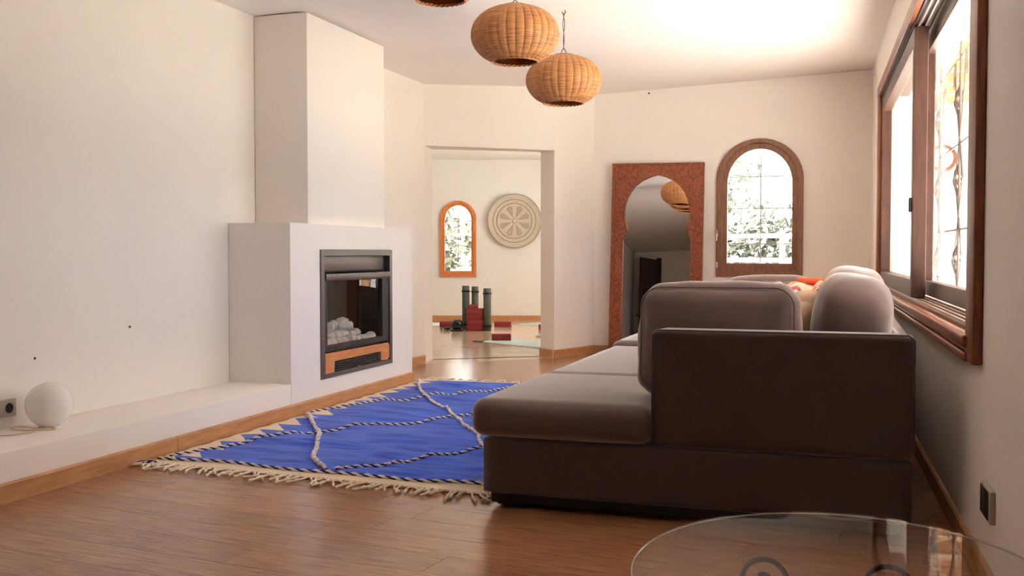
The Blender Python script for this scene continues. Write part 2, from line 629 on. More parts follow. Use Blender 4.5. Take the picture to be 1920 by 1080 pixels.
# back-room floor
bf = MB()
bf.add([(L2[0] + 0.0, L2[1] - 0.0, 0), (R2[0], R2[1], 0), (-2.7, 10.4, 0), (-2.7, 15.8, 0), (-7.3, 14.3, 0), (-7.3, 9.2, 0),
        (L2[0], L2[1], -0.05), (R2[0], R2[1], -0.05), (-2.7, 10.4, -0.05), (-2.7, 15.8, -0.05), (-7.3, 14.3, -0.05), (-7.3, 9.2, -0.05)],
       [(0, 1, 2, 3, 4, 5), (11, 10, 9, 8, 7, 6)] + [(i, (i + 1) % 6, (i + 1) % 6 + 6, i + 6) for i in range(6)])
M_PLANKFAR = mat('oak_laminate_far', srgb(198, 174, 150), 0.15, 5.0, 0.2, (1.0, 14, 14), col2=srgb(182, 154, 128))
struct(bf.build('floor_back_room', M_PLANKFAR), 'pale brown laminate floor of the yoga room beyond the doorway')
th = MB()
th.add([(P2[0] + 0.0, P2[1] - 0.02, -0.012), (P3[0], P3[1], -0.012), (R2[0], R2[1], -0.012), (L2[0], L2[1], -0.012),
        (P2[0], P2[1] - 0.02, 0.0005), (P3[0], P3[1], 0.0005), (R2[0], R2[1], 0.0005), (L2[0], L2[1], 0.0005)],
       [(0, 1, 2, 3), (4, 5, 6, 7), (0, 1, 5, 4), (1, 2, 6, 5), (2, 3, 7, 6), (3, 0, 4, 7)])
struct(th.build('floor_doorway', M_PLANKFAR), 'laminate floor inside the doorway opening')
dl = Vector((R2[0] - L2[0], R2[1] - L2[1], 0)).normalized()
dn_ = Vector((-dl.y, dl.x, 0))
ts = MB()
a_, b_ = Vector((L2[0], L2[1], 0)), Vector((R2[0], R2[1], 0))
ts.add([a_ - dn_ * .012, b_ - dn_ * .012, b_ + dn_ * .012, a_ + dn_ * .012] +
       [p + Vector((0, 0, .004)) for p in (a_ - dn_ * .012, b_ - dn_ * .012, b_ + dn_ * .012, a_ + dn_ * .012)],
       [(0, 3, 2, 1), (4, 5, 6, 7), (0, 1, 5, 4), (1, 2, 6, 5), (2, 3, 7, 6), (3, 0, 4, 7)])
struct(ts.build('trim_1', M_DARKWOOD), 'thin dark threshold strip across the doorway')

# ------------------------------------------------------------------ walls
struct(MB().add(
    [(XW, YR, 0), (XW, P2[1], 0), (XW, P2[1], 2.64), (XW, YR, 2.64), (XW - .2, YR, 0), (XW - .2, P2[1] + .1, 0), (XW - .2, P2[1] + .1, 2.64), (XW - .2, YR, 2.64)],
    [(0, 1, 2, 3), (4, 7, 6, 5), (0, 4, 5, 1), (1, 5, 6, 2), (2, 6, 7, 3), (3, 7, 4, 0)]).build('wall_left', M_PLASTER),
    'white plaster left wall behind the fireplace')
# doorway wall: header + splayed jambs as one piece
DT = 2.065


def quad_prism(pts, z0, z1):
    mb = MB()
    k = len(pts)
    z1s = z1 if isinstance(z1, (list, tuple)) else [z1] * k
    mb.add([(x, y, z0) for x, y in pts] + [(x, y, z1s[i]) for i, (x, y) in enumerate(pts)],
           [tuple(reversed(range(k))), tuple(range(k, 2 * k))] + [(i, (i + 1) % k, (i + 1) % k + k, i + k) for i in range(k)])
    return mb


hd = quad_prism([P2, P3, R2, L2], DT, [ZC(P2[0]), ZC(P3[0]), ZC(R2[0]), ZC(L2[0])])
struct(hd.build('wall_doorway', M_PLASTER), 'white plaster wall above the open doorway')
struct(quad_prism([P3, P4, (P4[0], YB + 0.25), (-2.7, YB + 0.25), (-2.7, 10.2), R2], 0, [ZC(-2.6)] * 6).build('wall_pier', M_PLASTER),
       'white plaster pier between the doorway and the leaning mirror')
struct(quad_prism([P2, L2, (-3.95, 9.3), (-4.01, 9.3), (-4.01, 8.9)], 0, [2.66] * 5).build('wall_door_jamb', M_PLASTER), 'white plaster jamb at the doorway by the fireplace')


def arch_loop(u0, u1, v0, v1, rise, n=20):
    """rectangle with an arched head: rise = height of the arch part, elliptical"""
    cx, hw = (u0 + u1) / 2, (u1 - u0) / 2
    pts = [(u0, v0), (u1, v0), (u1, v1 - rise)]
    for i in range(1, n):
        a = math.pi * i / n
        pts.append((cx + hw * math.cos(a), v1 - rise + rise * math.sin(a)))
    pts.append((u0, v1 - rise))
    return pts


# back wall with arched window hole
AW = dict(u0=-1.257, u1=-0.413, v0=0.812, v1=2.185, rise=0.40)
hole = arch_loop(AW['u0'] + .02, AW['u1'] - .02, AW['v0'] + .02, AW['v1'] - .02, AW['rise'])
bw = MB().prism([[(P4[0], 0), (XR(YB) + .3, 0), (XR(YB) + .3, ZC(0.4)), (P4[0], ZC(P4[0]))], hole], YB, YB + 0.25, lambda u, v, w: (u, w, v))
struct(bw.build('wall_back', M_PLASTER), 'cream plaster back wall with the arched window')
# right wall with the wide window hole
WS0, WS1, WZ0, WZ1 = 3.75, 8.88, 0.775, 2.335
rw = MB().prism([[(YR, 0), (YB, 0), (YB, ZC(.3)), (YR, ZC(.6))], [(WS0, WZ0), (WS1, WZ0), (WS1, WZ1), (WS0, WZ1)]], 0, 0.28, lambda u, v, w: RW(w, u, v))
struct(rw.build('wall_right', M_PLASTER), 'white plaster right wall with the wide wooden window')
# rear wall
struct(box('wall_rear', M_PLASTER, None, XW - .2, 0.9, YR - .2, YR, 0, 2.9), 'white plaster rear wall behind the viewpoint')
ce = MB()
ce.add([(-4.0, YR - .2, ZC(-4.0)), (0.9, YR - .2, ZC(.9)), (0.9, YB + .3, ZC(.9)), (-2.6, YB + .3, ZC(-2.6)), (-4.0, 9.3, ZC(-4.0)),
        (-4.0, YR - .2, 2.95), (0.9, YR - .2, 2.95), (0.9, YB + .3, 2.95), (-2.6, YB + .3, 2.95), (-4.0, 9.3, 2.95)],
       [(4, 3, 2, 1, 0), (5, 6, 7, 8, 9)] + [(i, (i + 1) % 5, (i + 1) % 5 + 5, i + 5) for i in range(5)])
struct(ce.build('ceiling', M_CEIL), 'white plaster living room ceiling')

# back (yoga) room: far wall parallel to u direction
FA = R(18.3)
FC = Vector((-5.333, 14.805, 0))
FU = Vector((math.cos(FA), math.sin(FA), 0))
FN = Vector((-math.sin(FA), math.cos(FA), 0))
FW = lambda u, v, w: tuple(FC + FU * u + FN * w + Vector((0, 0, v)))
FWN = dict(u0=-0.705, u1=-0.14, v0=0.675, v1=1.858, rise=0.27)
fh = arch_loop(FWN['u0'] + .02, FWN['u1'] - .02, FWN['v0'] + .02, FWN['v1'] - .02, FWN['rise'])
struct(MB().prism([[(-2.1, 0), (2.85, 0), (2.85, 2.6), (-2.1, 2.6)], fh], 0, 0.2, FW).build('wall_far', M_PLASTER_COOL), 'white far wall of the yoga room with a small arched window')
struct(box('wall_yoga_left', M_PLASTER_COOL, None, -7.5, -7.25, 9.0, 14.4, 0, 2.6), 'left wall of the yoga room')
struct(box('wall_yoga_front', M_PLASTER_COOL, None, -7.5, -4.0, 9.05, 9.25, 0, 2.6), 'near wall of the yoga room')
ry = MB().prism([[(10.5, 0), (15.9, 0), (15.9, 2.6), (10.5, 2.6)], [(11.9, .8), (13.9, .8), (13.9, 2.15), (11.9, 2.15)]], -2.7, -2.5, lambda u, v, w: (w, u, v))  # side opening added out of view to brighten the yoga room
struct(ry.build('wall_yoga_right', M_PLASTER_COOL), 'right wall of the yoga room with an added unseen opening for daylight')
struct(box('sun_block_eave', M_PORCHB, None, -2.5, -1.2, 10.7, 16.0, 2.5, 2.6), 'added unseen eave shading the yoga room side opening')  # unseen overhang added to keep direct sun off the yoga room floor
struct(quad_prism([L2, R2, (-2.7, 10.2), (-2.5, 10.6), (-2.5, 15.9), (-7.5, 14.5), (-7.5, 9.05), (-4.0, 9.05)], 2.49, 2.62).build('ceiling_yoga', M_PLASTER_COOL), 'white ceiling of the yoga room')

# ------------------------------------------------------------------ baseboards
def base_strip(name, a, b, h=0.085, t=0.016, side=1, label=None):
    a, b = Vector((*a, 0)), Vector((*b, 0))
    d = (b - a).normalized()
    n = Vector((-d.y, d.x, 0)) * t * side
    mb = MB()
    lo = [a, b, b + n, a + n]
    mid = [p + Vector((0, 0, h - 0.008)) for p in lo]
    top = [a, b, b + n * .55, a + n * .55]
    top = [p + Vector((0, 0, h)) for p in top]
    mb.add(lo + mid + top, [(0, 3, 2, 1), (8, 9, 10, 11)] + [(i, (i + 1) % 4, (i + 1) % 4 + 4, i + 4) for i in range(4)] + [(i + 4, (i + 1) % 4 + 4, (i + 1) % 4 + 8, i + 8) for i in range(4)])
    return struct(mb.build(name, M_BASE), label)


base_strip('baseboard_left', (XF, YR + 1), (XF, 4.478), side=-1, label='oak baseboard along the hearth bench, nearest length')
base_strip('baseboard_left', (XF, 4.482), (XF, 7.545), side=-1, label='oak baseboard along the hearth bench beside the blue rug')
base_strip('baseboard_alcove', (XW, 7.56), (XW, P2[1] - .01), side=-1, label='short oak baseboard between fireplace and doorway')
base_strip('baseboard_jamb', R2, (P3[0] - .005, P3[1] - .003), side=-1, label='short oak baseboard on the doorway jamb')
base_strip('baseboard_pier', P3, P4, side=-1, label='oak baseboard on the pier beside the doorway')
base_strip('baseboard_back', P4, (XR(YB), YB), side=-1, label='oak baseboard under the arched window')
base_strip('baseboard_right', (XR(YB), YB), (XR(0.2), 0.2), side=-1, label='oak baseboard along the right wall beside the sofa')
fwp = lambda u: FW(u, 0, 0)[:2]
base_strip('baseboard_far', fwp(-1.8), fwp(2.7), h=0.08, side=-1, label='oak baseboard along the yoga room far wall')

# ------------------------------------------------------------------ fireplace
fp = empty('fireplace', (XF, 5.6, 0), 'white plaster fireplace with long hearth bench and chimney breast', 'fireplace')
YM0, YM1, ZM = 5.655, 7.545, 1.243
IY0, IY1, IZ0, IZ1 = 6.035, 7.147, 0.199, 1.072
mb = MB().box(XW + .003, XF, YR + 1, YM0, 0, 0.215)
mb.build('hearth_bench', M_PLASTER, fp, bevel=0.006, smooth=True)
# firebox surround with the insert opening (front slab with hole + side, top, back)
sr = MB().prism([[(YM0, 0), (YM1, 0), (YM1, ZM), (YM0, ZM)], [(IY0 - .002, IZ0 - .002), (IY1 + .002, IZ0 - .002), (IY1 + .002, IZ1 + .002), (IY0 - .002, IZ1 + .002)]], XF, XF - 0.08, lambda u, v, w: (w, u, v))
sr.box(XW + .003, XF - .08, YM0, YM0 + .1, 0, ZM).box(XW + .003, XF - .08, YM1 - .1, YM1, 0, ZM).box(XW + .003, XF - .08, YM0 + .1, YM1 - .1, ZM - .08, ZM)
sr.build('firebox_surround', M_PLASTER, fp)
box('chimney_breast', M_PLASTER, fp, XW + .003, -3.40, 5.972, 7.143, ZM, 2.637, bevel=0.006)

ins = empty('fireplace_insert', (XF, 6.6, IZ0), 'black steel fireplace insert with glass door set in the white surround', 'fireplace insert')


def on_front(name, m_, y0, y1, z0, z1, d0, d1, parent=ins, bevel=0.0):
    return box(name, m_, parent, XF + d0, XF + d1, y0, y1, z0, z1, bevel=bevel)


fr = MB().prism([[(IY0, IZ0), (IY1, IZ0), (IY1, IZ1), (IY0, IZ1)], [(IY0 + .045, IZ0 + .032), (IY1 - .045, IZ0 + .032), (IY1 - .045, IZ1 - .042), (IY0 + .045, IZ1 - .042)]], XF - .03, XF + .012, lambda u, v, w: (w, u, v))
fr.build('outer_frame', M_STEEL, ins, bevel=0.002)
on_front('hood_panel', M_STEEL, 6.082, 7.03, 0.925, 1.03, -.03, -.012, bevel=0.002)
box('firebox', M_SOOT, ins, XW + .01, XF - .05, IY0 + .045, IY0 + .055, IZ0 + .04, IZ1 - .05)
fbx = MB()
fbx.box(XW + .03, XW + .04, IY0 + .06, IY1 - .06, .38, .92).box(XW + .03, XF - .09, IY1 - .13, IY1 - .12, .38, .92)
fbx.box(XW + .03, XF - .03, IY0 + .05, IY1 - .05, .915, .925).box(XW + .03, XF - .045, IY0 + .05, IY1 - .05, .375, .385)
fbx.build('firebox_lining', M_SOOT, ins)
on_front('side_strip', M_BLACKPLASTIC, 7.035, IY1 - .045, 0.23, 1.03, -.06, -.02)
on_front('back_plate', M_BLACKPLASTIC, 6.08, 7.1, 0.23, 0.37, -.06, -.03)
door = MB().prism([[(6.09, .378), (7.1, .378), (7.1, .908), (6.09, .908)], [(6.128, .418), (6.985, .418), (6.985, .856), (6.128, .856)]], XF - .03, XF + .004, lambda u, v, w: (w, u, v))
dr = door.build('door', M_STOVE, ins, bevel=0.002)
on_front('door_glass', M_STOVEGLASS, 6.12, 6.99, .41, .862, -.016, -.012, parent=dr)
on_front('door_handle_bar', M_STEEL, 6.09, 7.1, .862, .908, .004, .02, parent=dr, bevel=0.003)
wd = MB().prism([[(6.09, .228), (6.215, .228), (6.222, .305), (6.952, .305), (6.952, .238), (7.07, .232), (7.1, .25), (7.1, .34), (7.08, .362), (6.09, .366)]], XF - .02, XF + .008, lambda u, v, w: (w, u, v))
M_PINE_H = mat('honey_wood_trim', srgb(216, 148, 92), 0.4, 6.0, 0.3, (8, 1.2, 8), col2=srgb(192, 116, 66))
wd.build('wood_trim', M_PINE_H, ins, bevel=0.003)
vent = MB().box(XF - .03, XF - .01, 6.225, 6.948, .232, .302)
v_ = vent.build('vent_grille', M_BLACKPLASTIC, ins)
for k in range(4):
    on_front('vent_slat', M_STOVE, 6.228, 6.945, .238 + k * .016, .246 + k * .016, -.01, .006, parent=v_)
on_front('vent_lever', M_STEEL, 6.55, 6.6, .232, .24, .006, .012, parent=v_)

# white stones lying in the firebox
rs = random.Random(5)
stone_meshes = []
for k in range(5):
    bm = bmesh.new()
    bmesh.ops.create_icosphere(bm, subdivisions=2, radius=1)
    off = Vector((k * 9.1, k * 4.4, 0))
    for v in bm.verts:
        v.co *= 1 + 0.35 * noise.noise(v.co * 1.3 + off)
        v.co = Vector([math.copysign(min(abs(c), .82), c) for c in v.co])
    me = bpy.data.meshes.new('white_stone')
    bm.to_mesh(me)
    bm.free()
    me.materials.append(M_STONE)
    stone_meshes.append(me)
spots = []
for row, (xx, n, z0) in enumerate(((-.095, 12, .0), (-.18, 11, .03), (-.27, 10, .05))):
    for k in range(n):
        spots.append((XF + xx + rs.uniform(-.015, .015), 6.24 + k * (0.78 / n) + rs.uniform(-.02, .02), .385 + z0, rs.uniform(.034, .046)))
for k in range(8):
    spots.append((XF - .2 + rs.uniform(-.06, .06), 6.29 + k * .075, .385 + .085 + rs.uniform(0, .03), rs.uniform(.038, .052)))
for k in range(1):
    spots.append((XF - .24 + rs.uniform(-.04, .04), 6.36 + k * .13, .385 + .17, rs.uniform(.045, .058)))
for k, (x, y, z, r) in enumerate(spots):
    o = bpy.data.objects.new('white_stone', stone_meshes[k % 5])
    COL.objects.link(o)
    o.location = (x, y, z + .006 + r * .75)
    o.scale = (r, r * 1.15, r * .85)
    o.rotation_euler = (rs.uniform(-.4, .4), rs.uniform(-.4, .4), rs.uniform(0, 6))
    tag(o, 'white stone in the heap behind the fireplace glass', 'stone', 'white stones heaped in the fireplace')

# ------------------------------------------------------------------ right window
win = struct(empty('window_1', RW(0, WS0, WZ0), 'wide brown wooden sliding window in the right wall'))


def rbox(name, m_, d0, d1, s0, s1, z0, z1, parent=win, bevel=0.0):
    return box(name, m_, parent, d0, d1, s0, s1, z0, z1, bevel=bevel, fn=RW)


CB, CT, CN, CF = 0.685, 2.417, 3.585, 9.0
rbox('casing_top', M_WOOD, -.035, 0, CN, CF, WZ1, CT, bevel=.006)
rbox('casing_near', M_CASEV, -.032, 0.0, CN, WS0, CB, CT, bevel=.006)
rbox('casing_far', M_CASEV, -.032, 0.0, WS1, CF, CB, CT, bevel=.006)
rbox('sill_board', M_WOOD, -.05, 0.0, WS0 - .05, WS1 + .05, WZ0 - .042, WZ0, bevel=.01)
rbox('sill_moulding', M_WOOD, -.034, 0, WS0 - .05, WS1 + .05, CB + .03, WZ0 - .042, bevel=.012)
rbox('sill_apron', M_WOOD, -.044, 0, WS0 - .05, WS1 + .05, CB, CB + .03, bevel=.008)
rbox('reveal_bottom', M_WOOD, 0, .2, WS0, WS1, WZ0 - .01, WZ0 + .012)
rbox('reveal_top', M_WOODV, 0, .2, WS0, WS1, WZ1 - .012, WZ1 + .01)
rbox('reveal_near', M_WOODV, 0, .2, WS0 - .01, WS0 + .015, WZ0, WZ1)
rbox('reveal_far', M_PLASTER, 0, .2, WS1 - .015, WS1 + .01, WZ0, WZ1)
for d in (.004, .034, .064, .094):
    rbox('track', M_ALU, d, d + .006, WS0 + .02, WS1 - .02, WZ0 + .012, WZ0 + .026)
for d in (.02, .05, .085):
    rbox('track', M_ALU, d, d + .008, WS0 + .02, WS1 - .02, WZ1 - .03, WZ1 - .012)


def sash(d0, d1, s0, s1, z0, z1, st=.085, rail=.1, st2=.085):
    lp = [[(s0, z0), (s1, z0), (s1, z1), (s0, z1)], [(s0 + st, z0 + rail), (s1 - st2, z0 + rail), (s1 - st2, z1 - rail), (s0 + st, z1 - rail)]]
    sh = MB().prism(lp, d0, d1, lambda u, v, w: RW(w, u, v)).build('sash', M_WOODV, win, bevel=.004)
    dm = (d0 + d1) / 2
    rbox('pane', M_GLASS, dm - .003, dm + .003, s0 + st - .01, s1 - st2 + .01, z0 + rail - .01, z1 - rail + .01, parent=sh)
    return sh


s1_ = sash(-.004, .07, 6.08, WS1 - .02, WZ0 + .026, WZ1 - .03, st2=.03)
s2_ = sash(.10, .15, WS0 + .015, 6.55, WZ0 + .03, WZ1 - .03, rail=.085)
rbox('latch', M_BLACKPLASTIC, -.02, -.004, 6.1, 6.14, 1.28, 1.36, parent=s1_, bevel=.004)

# wrought-iron grille outside the window
gr = empty('window_grille', RW(.36, 6.2, .72), 'wrought iron lattice grille outside the wide window, greyed as by glare', 'window grille')
GD = .36


def gtube(name, pts, r, n=6, parent=gr):
    return MB().tube([RW(*p) for p in pts], r, n).build(name, M_GRILLE, parent, smooth=True)


for z in (.8, 1.2, 1.75, 2.3):
    gtube('rail_bar', [(GD, 3.6, z), (GD, 10.2, z)], .007)
for k in range(7):
    s = 3.9 + k * 1.06
    gtube('upright_bar', [(GD, s, .72), (GD, s, 2.4)], .008)
    for sg in (-1, 1):
        gtube('lozenge_bar', [(GD, s + sg * .0, .8), (GD, s + sg * .17, 1.03), (GD, s, 1.28), (GD, s + sg * .17, 1.52), (GD, s, 1.78), (GD, s + sg * .17, 2.05), (GD, s + sg * .26, 2.22)], .007)
        gtube('arch_bar', [(GD, s + sg * .26 + sg * .05 * math.cos(a), 2.14 + .16 * math.sin(a)) for a in [i * math.pi / 8 for i in range(9)]], .006)
    for z in (1.0, 1.52, 2.02):
        bs = MB()
        for q in range(5):
            a0 = q * 2 * math.pi / 5
            bs.tube([RW(GD + .03 * math.sin(math.pi * t / 8) * math.cos(a0 + t * .5), s + .031 + .03 * math.sin(math.pi * t / 8) * math.sin(a0 + t * .5), z - .1 + .2 * t / 8) for t in range(9)], .008, 5)
        bs.build('twisted_basket', M_GRILLE, gr, smooth=True)

# wreath hung under the porch
wr = MB()
wc = Vector((0.86, 10.6, 1.96))
for q in range(5):
    pts = []
    for i in range(48):
        a = 2 * math.pi * i / 48
        rr_ = .115 + .012 * math.sin(7 * a + q * 1.3)
        pts.append(wc + Vector((rr_ * math.cos(a), .014 * math.cos(5 * a + q * 1.9), rr_ * math.sin(a))))
    wr.tube(pts, .009, 6, closed=True)
o = wr.build('wicker_wreath', M_STRING, None, smooth=True)
tag(o, 'round twisted twig wreath hanging outside behind the window grille', 'wreath')
tag(MB().tube([wc + Vector((0, 0, .12)), wc + Vector((0, 0, .8))], .004, 6).build('wreath_string', M_STRING, None), 'thin string holding the twig wreath under the porch', 'string')

# ------------------------------------------------------------------ arched window in the back wall
def arched_window(name, fn, W, wood, frame_w, label, depth_out=.03, bars=(2, 3), cas=.06):
    root = struct(empty(name, fn((W['u0'] + W['u1']) / 2, W['v0'], 0), label))
    outer = arch_loop(W['u0'], W['u1'], W['v0'], W['v1'], W['rise'])
    c = cas
    mid = arch_loop(W['u0'] + c, W['u1'] - c, W['v0'] + c, W['v1'] - c * .8, W['rise'] - c * .45)
    MB().prism([outer, mid], -depth_out, .03, fn).build('casing', wood, root, bevel=.005)
    f2 = frame_w
    inner = arch_loop(W['u0'] + f2, W['u1'] - f2, W['v0'] + f2 * 1.25, W['v1'] - f2 * .95, W['rise'] - f2 * .5)
    c2 = c - .012
    mid2 = arch_loop(W['u0'] + c2, W['u1'] - c2, W['v0'] + c2, W['v1'] - c2 * .8, W['rise'] - c2 * .45)
    sh_ = MB().prism([mid2, inner], -.010, .045, fn).build('sash', wood, root, bevel=.005)
    MB().prism([arch_loop(W['u0'] + f2 - .008, W['u1'] - f2 + .008, W['v0'] + f2 * 1.2, W['v1'] - f2 * .9, W['rise'] - f2 * .5)], .012, .018, fn).build('pane', M_GLASS, sh_)
    u0, u1 = W['u0'] + f2, W['u1'] - f2
    v0, v1 = W['v0'] + f2 * 1.25, W['v1'] - f2
    cx = (u0 + u1) / 2
    MB().tube([fn(cx, v0, .16), fn(cx, v1 - .05, .16)], .006, 6).build('guard_bar', M_GRILLE, root, smooth=True)
    for z in bars:
        MB().tube([fn(u0 - .03, z, .165), fn(u1 + .03, z, .165)], .005, 6).build('guard_bar', M_GRILLE, root, smooth=True)
    return root


BWf = lambda u, v, w: (u, YB + w, v)
aw = arched_window('window_2', BWf, AW, M_ARCHWOOD, .108, 'brown arched window in the back wall above the sofa', bars=(1.14, 1.5, 1.82))
MB().box(-1.26, -1.235, YB - .05, YB - .028, 1.21, 1.28).tube([(-1.247, YB - .055, 1.24), (-1.247, YB - .075, 1.24), (-1.247, YB - .075, 1.17)], .008, 8).build('latch', M_ALU, aw, smooth=False)
MB().tube([(-1.245, YB - .036, .9), (-1.245, YB - .036, .96)], .008, 8).build('hinge', M_ALU, aw)
aw2 = arched_window('window_3', FW, FWN, M_PINE, .078, 'orange pine arched window in the yoga room', bars=(.98, 1.3, 1.55), cas=.045)

# ------------------------------------------------------------------ rear door and side door frame seen in the mirror
rd = struct(empty('door_1', (-3.6, YR, 0), 'dark brown wooden door standing ajar in the rear wall'))
rot_ = Matrix.Translation((-3.2, YR + .02, 0)) @ Matrix.Rotation(R(118), 4, 'Z')
dfn = lambda x, y, z: tuple(rot_ @ Vector((x, y, z)))
box('door_leaf', M_DARKWOOD, rd, 0, .8, -.02, .02, .01, 2.45, fn=dfn)
box('door_panel', M_DARKWOOD, rd, .12, .68, -.03, .03, .3, 1.1, fn=dfn)
box('door_panel', M_DARKWOOD, rd, .12, .68, -.03, .03, 1.3, 2.25, fn=dfn)
box('door_handle', M_IRON, rd, .68, .8, -.09, .09, 1.02, 1.05, fn=dfn)
box('door_frame', M_DARKWOOD, rd, -3.25, -3.13, YR + .0, YR + .04, 0, 2.5)
sd = struct(empty('door_2', (XW, .8, 0), 'brown door frame low on the left wall behind the viewpoint'))
for y in (.5, 1.3):
    box('door_frame', M_WOODV, sd, XW, XW + .03, y, y + .08, .215, 1.55)
box('door_frame', M_WOODV, sd, XW, XW + .03, .5, 1.38, 1.55, 1.63)

# ------------------------------------------------------------------ leaning carved mirror
mi = empty('mirror', (0, 0, 0), 'tall carved reddish wood mirror with horseshoe arch leaning on the back wall', 'mirror')
MWd, MHt = 0.935, 1.955
mT = Matrix.Translation((-1.853, YB - 0.15, 0.012)) @ Matrix.Rotation(R(2.4), 4, 'Z') @ Matrix.Rotation(R(-3.05), 4, 'X') @ Matrix.Rotation(R(0.5), 4, 'Y')
mf = lambda u, v, w: tuple(mT @ Vector((u, w, v)))
half = [(.342, .12), (.342, 1.175), (.325, 1.185), (.338, 1.205), (.318, 1.22), (.322, 1.245), (.298, 1.255), (.302, 1.285), (.315, 1.33), (.325, 1.39), (.328, 1.45), (.322, 1.52), (.303, 1.59), (.27, 1.66),
        (.222, 1.725), (.16, 1.775), (.085, 1.81), (.035, 1.826), (0, 1.835)]
arch = [(-u, v) for u, v in half] + [(u, v) for u, v in reversed(half[:-1])]
hw = MWd / 2
MB().prism([[(-hw, 0), (hw, 0), (hw, MHt), (-hw, MHt)], arch], -.02, .02, mf).build('frame', M_MIRRORWOOD, mi, bevel=.003)
# raised outer and inner border strips
MB().prism([[(-hw, 0), (hw, 0), (hw, MHt), (-hw, MHt)], [(-hw + .022, .022), (hw - .022, .022), (hw - .022, MHt - .022), (-hw + .022, MHt - .022)]], -.03, -.02, mf).build('outer_moulding', M_MIRRORWOOD, mi, bevel=.003)
grow = [(u * 1.045, 1.25 + (v - 1.25) * (1.03 if v > 1.25 else 1.015)) for u, v in arch]
MB().prism([grow, [(u * 1.003, v) for u, v in arch]], -.027, -.02, mf).build('arch_moulding', M_MIRRORWOOD, mi, bevel=.002)
for sgn in (-1, 1):
    ros = MB().lathe([(.0, -.03), (.02, -.034), (.03, -.028), (.045, -.03), (.058, -.026), (.062, -.02)], 20)
    ros.v = [mf(sgn * .36 + p[0], 1.85 + p[1], p[2]) for p in ros.v]
    ros.build('carved_rosette', M_MIRRORWOOD, mi, smooth=True)
    for k in range(22):
        st = MB().box(-.012, .012, -.012, .012, -.026, -.019)
        c45, z_ = math.cos(R(45)), .12 + k * .075
        st.v = [mf(sgn * .405 + (p[0] - p[1]) * c45, z_ + (p[0] + p[1]) * c45, p[2]) for p in st.v]
        st.build('carved_stud', M_MIRRORWOOD, mi)
MB().prism([[(-.38, .08), (.38, .08), (.38, 1.87), (-.38, 1.87)]], .004, .008, mf).build('mirror_glass', M_MIRROR, mi)
MB().prism([[(-.44, .02), (.44, .02), (.44, 1.93), (-.44, 1.93)]], .021, .026, mf).build('backing', M_DARKWOOD, mi)

# ------------------------------------------------------------------ pendant lamps
def pendant(loc, diam, hgt, label, ceil_z):
    root = empty('pendant_lamp', loc, label, 'pendant lamp', 'wicker pendant lamps under the ceiling')
    ribs, seg, rings = 30, 240, 64
    Rr, hh = diam / 2, hgt / 2
    t0, t1 = R(-62), R(78)
    mb = MB()
    vs_, fs_ = [], []
    for i in range(rings + 1):
        t = t0 + (t1 - t0) * i / rings
        ct = math.copysign(abs(math.cos(t)) ** 0.85, math.cos(t))
        for j in range(seg):
            a = 2 * math.pi * j / seg
            rib = abs(math.sin(ribs * a / 2))
            wave = math.sin(ribs * a) * (1 if i % 2 else -1)
            rr_ = Rr * ct * (1 - .022 * (1 - rib) ** 2 + .010 * rib + .0035 * wave) + .0012 * noise.noise(Vector((j * .3, i * 1.7, diam * 10)))
            z = hh * math.sin(t) * 1.04
            if i == 0:
                z += .006 * math.sin(ribs * a)
            vs_.append((loc[0] + rr_ * math.cos(a), loc[1] + rr_ * math.sin(a), loc[2] + z))
    for i in range(rings):
        for j in range(seg):
            j2 = (j + 1) % seg
            fs_.append((i * seg + j, i * seg + j2, (i + 1) * seg + j2, (i + 1) * seg + j))
    mb.add(vs_, fs_)
    sh_ = mb.build('shade', M_WICKER, root, smooth=True, loc=loc)
    so = sh_.modifiers.new('thick', 'SOLIDIFY')
    so.thickness = .005
    # braided rim of the lower opening
    r0 = Rr * abs(math.cos(t0)) ** .85
    zb = hh * math.sin(t0) * 1.04
    for q in (0, 1):
        MB().tube([(loc[0] + (r0 + .004 * math.cos(14 * a + q * math.pi)) * math.cos(a), loc[1] + (r0 + .004 * math.cos(14 * a + q * math.pi)) * math.sin(a), loc[2] + zb + .004 * math.sin(14 * a + q * math.pi))
                   for a in [2 * math.pi * i / 120 for i in range(120)]], .0045, 6, closed=True).build('rim', M_WICKER, root, smooth=True)
    # small cap ring, twisted wire hanger
    zt = loc[2] + hh * math.sin(t1) * 1.04
    rt_ = Rr * abs(math.cos(t1)) ** .85
    MB().lathe([(rt_ * .2, zt - .002), (rt_ + .006, zt - .002), (rt_ + .006, zt + .004), (rt_ * .2, zt + .006)], 24, (loc[0], loc[1], 0)).build('top_ring', M_WICKER, root, smooth=True)
    L_ = ceil_z - zt - .02
    for q in (0, 1):
        pts = []
        for i in range(25):
            t = i / 24
            sp = .022 * (1 - min(1, t / .22)) + (.006 if t > .55 else .0025)
            ph = math.pi * q + (t * 9 if t > .15 else 0)
            pts.append((loc[0] + sp * math.cos(ph), loc[1] + sp * math.sin(ph), zt + L_ * t))
        MB().tube(pts, .0028, 6).build('hanging_wire', M_STRING, root, smooth=True)
    hk = [(loc[0] + .012 * math.cos(a), loc[1], ceil_z - .014 + .012 * math.sin(a)) for a in [R(-200 + i * 25) for i in range(12)]]
    MB().tube(hk, .003, 6).build('hook', M_IRON, root, smooth=True)
    MB().lathe([(.001, ceil_z - .003), (.016, ceil_z - .003), (.016, ceil_z + .0), (.001, ceil_z + .001)], 20, (loc[0], loc[1], 0)).build('ceiling_plate', M_WHITEPLASTIC, root)
    return root


